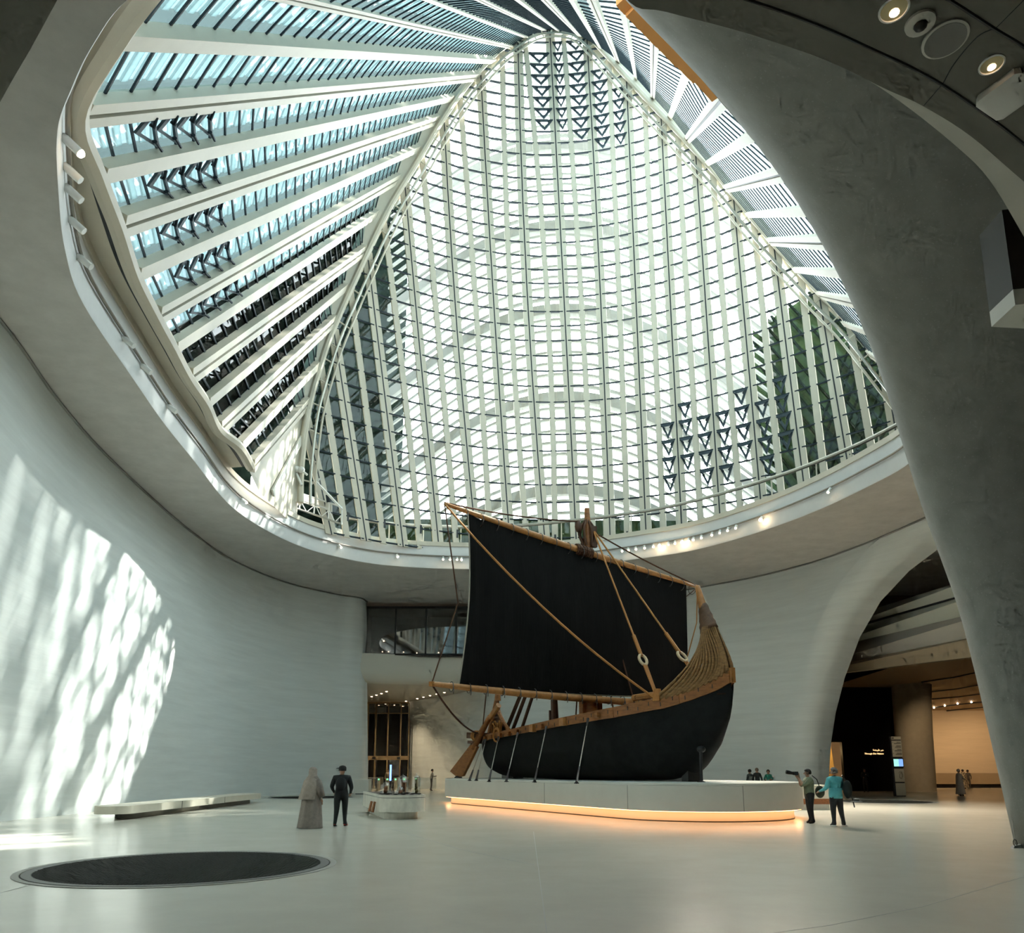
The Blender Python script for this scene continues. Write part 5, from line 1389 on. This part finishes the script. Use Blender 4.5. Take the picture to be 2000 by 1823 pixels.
# ================================================================ people
SKIN = [mat('skin_a', (.42, .24, .16), .6), mat('skin_b', (.24, .12, .07), .6)]
def cloth(n, c): return mat('cloth_' + n, c, .85, var=.15, scale=12)
def person(label, loc, yaw, H=1.74, top='black', tcol=(.02, .02, .022), pcol=(.02, .025, .025), scol=(.03, .03, .03), sleeve='long', skin=0,
           arms=None, legs=None, hair=(.015, .012, .01), stout=1.0, lean=0.0, head=0.0, name='person', group=None, hands=True):
    root = thing(name, label, 'person', loc, group)
    k = H / 1.75
    a = arms or {}
    l = legs or {}
    V = []; E_ = []; Rr = []; Z = []
    def v(p, r): V.append(Vector(p)); Rr.append(r); return len(V) - 1
    def e(i, j, zone): E_.append((i, j)); Z.append(zone)
    s = stout
    pel = v((0, 0, .95), .135 * s); bel = v((0, .01, 1.10), .135 * s); che = v((0, .0 + lean, 1.27), .150 * s); upc = v((0, lean, 1.41), .115 * s)
    nek = v((0, lean + .01, 1.50), .055); hlo = v((0, lean + .03, 1.575), .078); hmi = v((0, lean + .025, 1.655), .092); hto = v((0, lean + .01, 1.70), .07)
    for i, j, z in ((pel, bel, 'top'), (bel, che, 'top'), (che, upc, 'top'), (upc, nek, 'skin'), (nek, hlo, 'skin'), (hlo, hmi, 'skin'), (hmi, hto, 'skin')): e(i, j, z)
    for sd, key in ((-1, 'L'), (1, 'R')):
        el, wr = a.get(key, ((.25, -.03, 1.14), (.25, .06, .92)))
        sh = v((sd * .155 * s, lean, 1.41), .075 * s); eb = v((sd * el[0], el[1] + lean, el[2]), .052 * s); wi = v((sd * wr[0], wr[1] + lean, wr[2]), .034)
        e(upc, sh, 'top'); e(sh, eb, 'top'); e(eb, wi, 'top' if sleeve == 'long' else 'skin')
        d = (V[wi] - V[eb]).normalized(); pa = v(V[wi] + d * .07, .036); e(wi, pa, 'skin')
        if hands:
            sidev = d.cross(Vector((0, 0, 1))); sidev = sidev.normalized() if sidev.length > .2 else Vector((0, 1, 0))
            upv = sidev.cross(d)
            for f, ln in ((-1.5, .065), (-.5, .08), (.5, .085), (1.5, .075)):
                f1 = v(V[pa] + sidev * (f * .018) + d * (.035 + ln * .4), .0095); f2 = v(V[pa] + sidev * (f * .019) + d * (.03 + ln) + upv * -.02, .008)
                e(pa, f1, 'skin'); e(f1, f2, 'skin')
            th = v(V[wi] + d * .05 + sidev * .045, .011); t2 = v(V[wi] + d * .085 + sidev * .06, .009); e(wi, th, 'skin'); e(th, t2, 'skin')
        kn, an, to = l.get(key, ((.105, .02, .50), (.115, -.03, .085), (.125, .13, .04)))
        hp = v((sd * .088 * s, 0, .88), .098 * s); kk = v((sd * kn[0], kn[1], kn[2]), .066 * s); aa = v((sd * an[0], an[1], an[2]), .05); tt_ = v((sd * to[0], to[1], to[2]), .038); hl = v((sd * an[0], an[1] - .04, .045), .042)
        e(pel, hp, 'pants'); e(hp, kk, 'pants'); e(kk, aa, 'pants'); e(aa, tt_, 'shoe'); e(aa, hl, 'shoe')
    me = bpy.data.meshes.new('body'); me.from_pydata([p * k for p in V], E_, [])
    tmp = bpy.data.objects.new('body', me); COL.objects.link(tmp)
    sk = tmp.modifiers.new('skin', 'SKIN'); sk.use_smooth_shade = True
    if not me.skin_vertices: me.skin_vertices_add() if hasattr(me, 'skin_vertices_add') else None
    bpy.context.view_layer.update()
    sv = me.skin_vertices[0].data if me.skin_vertices else None
    if sv is None:
        bm = bmesh.new(); bm.from_mesh(me); ly = bm.verts.layers.skin.verify(); bm.verts.ensure_lookup_table()
        for i, b in enumerate(bm.verts): b[ly].radius = (Rr[i] * k, Rr[i] * k); b[ly].use_root = (i == 0)
        bm.to_mesh(me); bm.free()
    else:
        for i, q in enumerate(sv): q.radius = (Rr[i] * k, Rr[i] * k); q.use_root = (i == 0)
    tmp.modifiers.new('sub', 'SUBSURF').levels = 1
    dg = bpy.context.evaluated_depsgraph_get(); dg.update()
    out = bpy.data.meshes.new_from_object(tmp.evaluated_get(dg))
    bpy.data.objects.remove(tmp)
    cn = '%02d%02d%02d' % tuple(int(c * 99) for c in tcol)
    out.materials.clear()
    for m_ in (SKIN[skin], cloth('top' + cn, tcol), cloth('leg%02d%02d' % (int(pcol[0] * 999), int(pcol[2] * 999)), pcol), cloth('shoe%02d%02d' % (int(scol[0] * 99), int(scol[2] * 99)), scol)): out.materials.append(m_)
    zi = {'skin': 0, 'top': 1, 'pants': 2, 'shoe': 3}
    P0 = np.array([V[i] * k for i, j in E_]); P1 = np.array([V[j] * k for i, j in E_]); RM = np.array([(Rr[i] + Rr[j]) / 2 * k for i, j in E_])
    D_ = P1 - P0; LL = (D_ ** 2).sum(1) + 1e-9
    for p in out.polygons:
        c = np.array(p.center); t = np.clip(((c - P0) * D_).sum(1) / LL, 0, 1)
        dist = np.linalg.norm(c - (P0 + D_ * t[:, None]), axis=1) / RM
        ix = int(np.argmin(dist)); p.material_index = zi[Z[ix]]; p.use_smooth = True
        if sleeve == 'half' and Z[ix] == 'top' and False: pass
    lo = min(v_.co.z for v_ in out.vertices)
    for v_ in out.vertices: v_.co.z -= lo
    o = bpy.data.objects.new('body', out); COL.objects.link(o); o.parent = root
    root.rotation_euler = (0, 0, yaw)
    hc = Vector((0, lean + .02, 1.645)) * k - Vector((0, 0, lo))
    def loc_part(mb, nm, m_):
        me_ = bpy.data.meshes.new(nm); me_.from_pydata([tuple(p) for p in mb.v], [], mb.f); me_.materials.append(m_)
        me_.polygons.foreach_set('use_smooth', [True] * len(me_.polygons))
        q = bpy.data.objects.new(nm, me_); COL.objects.link(q); q.parent = root; return q
    R3 = Matrix.Rotation(head, 3, 'Z')
    def hp_(x, y, z): return hc + R3 @ Vector((x, y, z))
    if hair is not None:
        mb = MB(); RR = []
        for i in range(7):
            ph = -.55 + (math.pi / 2 + .55) * i / 6
            row = []
            for j in range(14):
                th = 2 * math.pi * j / 14
                zz = .118 * math.sin(ph); rr = .105 * math.cos(ph)
                y = rr * math.sin(th) * 1.12 - .012; x = rr * math.cos(th)
                if y > .03 and zz < .05: y = .03 + (y - .03) * .2; 
                row.append(hp_(x, y, zz + .01))
            RR.append(row)
        mb.rings(RR); loc_part(mb, 'hair', mat('hair%02d' % int(hair[0] * 99), hair, .8))
    loc_part(MB().ball(hp_(0, .10, -.025), .014, .022, .022, 8, 5), 'nose', SKIN[skin])
    for sx in (-1, 1):
        loc_part(MB().ball(hp_(sx * .034, .088, .008), .011, .008, .008, 8, 5), 'eye', M['ink']); loc_part(MB().ball(hp_(sx * .092, .01, -.01), .012, .02, .03, 8, 5), 'ear', SKIN[skin])
    loc_part(MB().ball(hp_(0, .090, -.07), .026, .008, .007, 8, 5), 'mouth', mat('lips', (.25, .1, .08), .6))
    root['lo'] = lo
    return root, loc_part, k
def fp(x, y): p = atz(x, y, 0); p.z = 0; return p

# woman in pale robe
rt, lp, k = person('woman in a long pale beige robe and headscarf seen from behind', fp(606, 1618), math.radians(-20), 1.70, tcol=(.34, .29, .25), pcol=(.3, .26, .22), scol=(.1, .08, .07), hair=None,
                   arms={'R': ((.27, -.04, 1.12), (.30, .04, .86)), 'L': ((.24, 0, 1.14), (.20, .12, .95))})
def robe(prof, nm, m_, fold=.02, n=36):
    mb = MB(); mb.rings([[Vector((cx + rx * (1 + fold * w * math.sin(7 * t)) * math.cos(t), cy + ry * (1 + fold * w * math.sin(7 * t + 1)) * math.sin(t), z)) for t in [2 * math.pi * j / n for j in range(n)]] for rx, ry, z, cx, cy, w in prof], True, False)
    lp(mb, nm, m_)
robe([(.36, .33, .015, 0, -.02, 2), (.335, .30, .25, 0, -.01, 2), (.30, .26, .6, 0, 0, 1.6), (.275, .22, .95, 0, 0, 1), (.265, .20, 1.2, 0, 0, .5), (.24, .17, 1.34, 0, 0, .3), (.15, .12, 1.45, 0, 0, 0)], 'robe', cloth('robe', (.22, .19, .165)), .035)
robe([(.30, .26, .80, -.06, -.06, 1.5), (.285, .245, .98, -.03, -.04, 1.2), (.28, .225, 1.18, 0, -.02, .8), (.255, .19, 1.32, 0, -.01, .5), (.16, .14, 1.42, 0, 0, .2), (.115, .125, 1.50, 0, .0, 0), (.118, .130, 1.58, 0, .0, 0), (.112, .122, 1.65, 0, .0, 0), (.07, .08, 1.705, 0, 0, 0), (.01, .01, 1.715, 0, 0, 0)], 'headscarf', cloth('scarf', (.30, .255, .22)), .03)
mb = MB().tube([Vector((.20, -.02, 1.32)), Vector((.285, -.05, 1.12)), Vector((.31, .03, .88))], [.10, .105, .10], 12); lp(mb, 'sleeve', cloth('robe', (.22, .19, .165)))
# man in black
rt, lp, k = person('man in black jacket and trousers with red and grey shoes', fp(664, 1614), math.radians(5), 1.75, tcol=(.010, .012, .014), pcol=(.014, .018, .018), scol=(.35, .05, .04), hair=None, head=.95, stout=1.3,
                   arms={'L': ((.29, -.03, 1.15), (.24, .16, 1.0)), 'R': ((.30, -.03, 1.13), (.25, .16, .98))}, legs={'L': ((.12, .03, .5), (.15, 0, .085), (.19, .16, .04)), 'R': ((.12, .0, .5), (.14, -.04, .085), (.20, .11, .04))})
lp(MB().ball((0, -.13, 1.22), .17, .07, .2, 12, 8), 'backpack', cloth('pack', (.012, .014, .016)))
mb = MB(); R3 = Matrix.Rotation(.95, 3, 'Z'); hc = Vector((0, .02, 1.66))
mb.rings([[hc + R3 @ Vector((r * math.cos(t), r * 1.1 * math.sin(t) - .005, z)) for t in [2 * math.pi * j / 16 for j in range(16)]] for r, z in [(.108, -.06), (.110, 0), (.108, .04), (.08, .085), (.02, .105)]]); lp(mb, 'cap', cloth('cap', (.014, .014, .014)))
mb = MB(); b_ = [hc + R3 @ Vector(p) for p in [(-.08, .09, .035), (.08, .09, .035), (.06, .20, .02), (-.06, .20, .02)]]; mb.hexa([p - Vector((0, 0, .012)) for p in b_] + b_); lp(mb, 'cap_peak', cloth('cap', (.014, .014, .014)))
for sx in (-1, 1): lp(MB().ball((sx * .15, .02, .02), .055, .13, .02, 10, 5), 'shoe_sole', cloth('sole', (.05, .048, .04)))
# photographer
rt, lp, k = person('photographer in a light green shirt raising a camera beside the plinth', fp(1585, 1609), math.radians(86), 1.66, tcol=(.16, .19, .12), pcol=(.012, .013, .014), scol=(.03, .022, .015), sleeve='short', skin=0, stout=1.3,
                   arms={'L': ((.20, .22, 1.22), (.06, .36, 1.48)), 'R': ((.20, .20, 1.20), (.07, .28, 1.50))}, hair=(.02, .016, .014))
cb = thing('photo_camera', 'black camera with a long lens in the photographer hands', 'camera', fp(1585, 1609) + Vector((-.38, 0, 1.52)))
q = cb.location.copy()
MB().box((q.x - .06, q.y - .08, q.z - .05), (q.x + .05, q.y + .08, q.z + .06)).build('camera_body', M['black'], cb)
MB().tube([q + Vector((-.05, 0, 0)), q + Vector((-.16, 0, .02)), q + Vector((-.2, 0, .03)), q + Vector((-.30, 0, .05))], [.045, .05, .06, .062], 12).build('lens', M['black'], cb, True)
sb = thing('shoulder_bag', 'dark olive bag on the photographer hip', 'bag', fp(1585, 1609) + Vector((.30, -.08, .82)))
q = sb.location; MB().ball(q + Vector((0, 0, .14)), .15, .12, .19, 12, 8).build('pouch', cloth('olive', (.05, .055, .035)), sb, True)
MB().tube([q + Vector((0, 0, .3)), q + Vector((-.1, -.08, .52)), q + Vector((-.2, .02, .64))], .015, 6).build('strap', M['black'], sb)
# man in teal shirt
rt, lp, k = person('grey haired man in a teal shirt standing right of the photographer', fp(1637, 1614.5), math.radians(22), 1.70, tcol=(.10, .42, .46), pcol=(.03, .034, .038), scol=(.03, .03, .03), hair=(.16, .15, .14), head=.6, stout=1.32, sleeve='long',
                   arms={'L': ((.30, .06, 1.14), (.30, .30, 1.06)), 'R': ((.28, .0, 1.14), (.20, .18, 1.0))}, legs={'L': ((.12, .02, .5), (.14, 0, .085), (.16, .15, .04)), 'R': ((.15, .0, .5), (.22, -.02, .085), (.29, .12, .04))})
lp(MB().lathe((0, 0, .80), [(.20, 0), (.215, .08), (.20, .3)], 20, sx=1.0, sy=.8), 'shirt_hem', cloth('top104146', (.10, .42, .46)))
for sx in (-.15, .25): lp(MB().ball((sx, .03, .018), .06, .14, .02, 10, 5), 'shoe_sole', M['white'])
bg_ = fp(1637, 1614.5)
bp_ = thing('backpack', 'dark backpack with a dangling strap worn by the man in teal', 'backpack', bg_ + Vector((.30, -.10, .85)))
q = bp_.location; MB().ball(q + Vector((.02, .0, .22)), .13, .15, .27, 12, 8).build('sack', cloth('pack2', (.012, .02, .02)), bp_, True)
MB().tube([q + Vector((.05, -.05, .05)), q + Vector((.12, -.06, -.05)), q + Vector((.16, -.06, -.3))], .018, 6).build('strap', M['black'], bp_); MB().tube([q + Vector((0, .0, .45)), q + Vector((-.12, -.02, .62))], .02, 6).build('shoulder_strap', M['black'], bp_)
ht = tag(MB().lathe(q + Vector((.22, -.08, -.14)), [(.17, .0), (.165, .012), (.09, .03), (.085, .09), (.03, .11)], 20).build('sun_hat', cloth('hat', (.22, .22, .21)), smooth=True), 'grey brimmed hat clipped to the dark backpack', 'hat')
MB().lathe(q + Vector((.22, -.08, -.11)), [(.092, 0), (.09, .025)], 20).build('hat_band', M['black'], ht)
# visitors behind the plinth
for x, col, lb, yw, hr, H in [(1465, (.07, .09, .09), 'visitor in a grey shirt standing behind the plinth', 20, (.02, .016, .014), 1.68), (1479, (.012, .016, .018), 'broad visitor in a dark shirt in the middle behind the plinth', -10, (.10, .07, .05), 1.76), (1501, (.01, .16, .11), 'visitor in a green sports jersey behind the plinth', 150, (.015, .013, .012), 1.66)]:
    p = atz(x, 1558, 0); p = Vector(((x - 1000) / 1500 * (46 - (.6 if x == 1479 else 0)) * .98, 46 - (.6 if x == 1479 else 0), 0))
    rt, lp, k = person(lb, p, math.radians(yw), H, tcol=col, pcol=(.03, .03, .035), hair=hr, sleeve='short' if yw > 100 else 'long', skin=1 if yw > 100 else 0, hands=False,
                       arms={'L': ((.26, .05, 1.15), (.12, .25, 1.15)), 'R': ((.26, .05, 1.15), (.14, .25, 1.12))} if yw > 100 else None)
    if yw > 100:
        mb = MB().lathe((-.27, .0, 1.22), [(.075, 0), (.08, .12)], 10); lp(mb, 'white_sleeve', M['white'])
        mb = MB().box((-.12, .155, 1.02), (.12, .175, 1.06)); lp(mb, 'jersey_print', M['white'])
# distant people
person('person bent over a phone by the beige entrance wall', fp(842, 1545), math.radians(-80), 1.72, tcol=(.20, .19, .17), pcol=(.07, .065, .06), scol=(.03, .03, .03), lean=.06, hands=False, arms={'L': ((.22, .1, 1.15), (.1, .32, 1.2)), 'R': ((.22, .1, 1.15), (.1, .32, 1.18))})
person('attendant in a pale jacket at the entrance turnstiles', fp(757, 1540.5), math.radians(180), 1.74, tcol=(.30, .24, .17), pcol=(.03, .03, .03), hands=False)
person('man in a dark suit standing against the black wall', fp(1692, 1548), math.radians(150), 1.76, tcol=(.02, .02, .02), pcol=(.012, .012, .012), skin=1, hands=False, arms={'L': ((.26, .05, 1.15), (.1, .22, 1.3)), 'R': ((.26, .05, 1.15), (.1, .2, 1.1))})
rt, lp, k = person('woman in a pale grey robe and cap crossing the gallery floor', fp(1877, 1555), math.radians(-80), 1.70, tcol=(.26, .24, .22), pcol=(.2, .19, .18), hair=(.25, .23, .2), hands=False, arms={'L': ((.24, .1, 1.15), (.14, .33, 1.08)), 'R': ((.24, .1, 1.15), (.14, .3, 1.08))})
robe([(.30, .30, .10, 0, 0, 2), (.24, .24, .5, 0, 0, 1.5), (.23, .20, .9, 0, 0, 1), (.21, .17, 1.25, 0, 0, .3), (.12, .11, 1.42, 0, 0, 0)], 'robe', cloth('greyrobe', (.22, .20, .18)))
pat = bpy.data.materials.new('patterned_dress'); pat.use_nodes = True
_n = pat.node_tree.nodes; _l = pat.node_tree.links; vo = _n.new('ShaderNodeTexVoronoi'); vo.feature = 'DISTANCE_TO_EDGE'; vo.inputs['Scale'].default_value = 7
tc = _n.new('ShaderNodeTexCoord'); _l.new(tc.outputs['Object'], vo.inputs[0]); cr = _n.new('ShaderNodeValToRGB'); cr.color_ramp.elements[0].position = .08; cr.color_ramp.elements[1].position = .12
cr.color_ramp.elements[0].color = (.45, .38, .27, 1); cr.color_ramp.elements[1].color = (.015, .014, .012, 1); _l.new(vo.outputs['Distance'], cr.inputs[0]); _l.new(cr.outputs[0], _n['Principled BSDF'].inputs['Base Color'])
rt, lp, k = person('woman in a black and cream patterned dress at the gallery counter', Vector((40.6, 70.5, 0)), math.radians(10), 1.70, tcol=(.03, .028, .025), pcol=(.03, .028, .025), skin=1, hands=False)
robe([(.40, .36, .08, 0, 0, 2), (.36, .30, .5, 0, 0, 1.5), (.32, .25, .9, 0, 0, 1), (.30, .20, 1.25, 0, 0, .3), (.15, .12, 1.44, 0, 0, 0)], 'dress', pat)
person('person with dark hair behind the woman in the patterned dress', Vector((41.5, 71.3, 0)), math.radians(-20), 1.66, tcol=(.05, .045, .04), pcol=(.03, .03, .03), skin=1, hands=False)
person('person in a loose grey shirt half hidden behind the leaning pier', fp(1972, 1569), math.radians(-60), 1.74, tcol=(.17, .17, .16), pcol=(.08, .08, .08), hands=False)
# ---- end
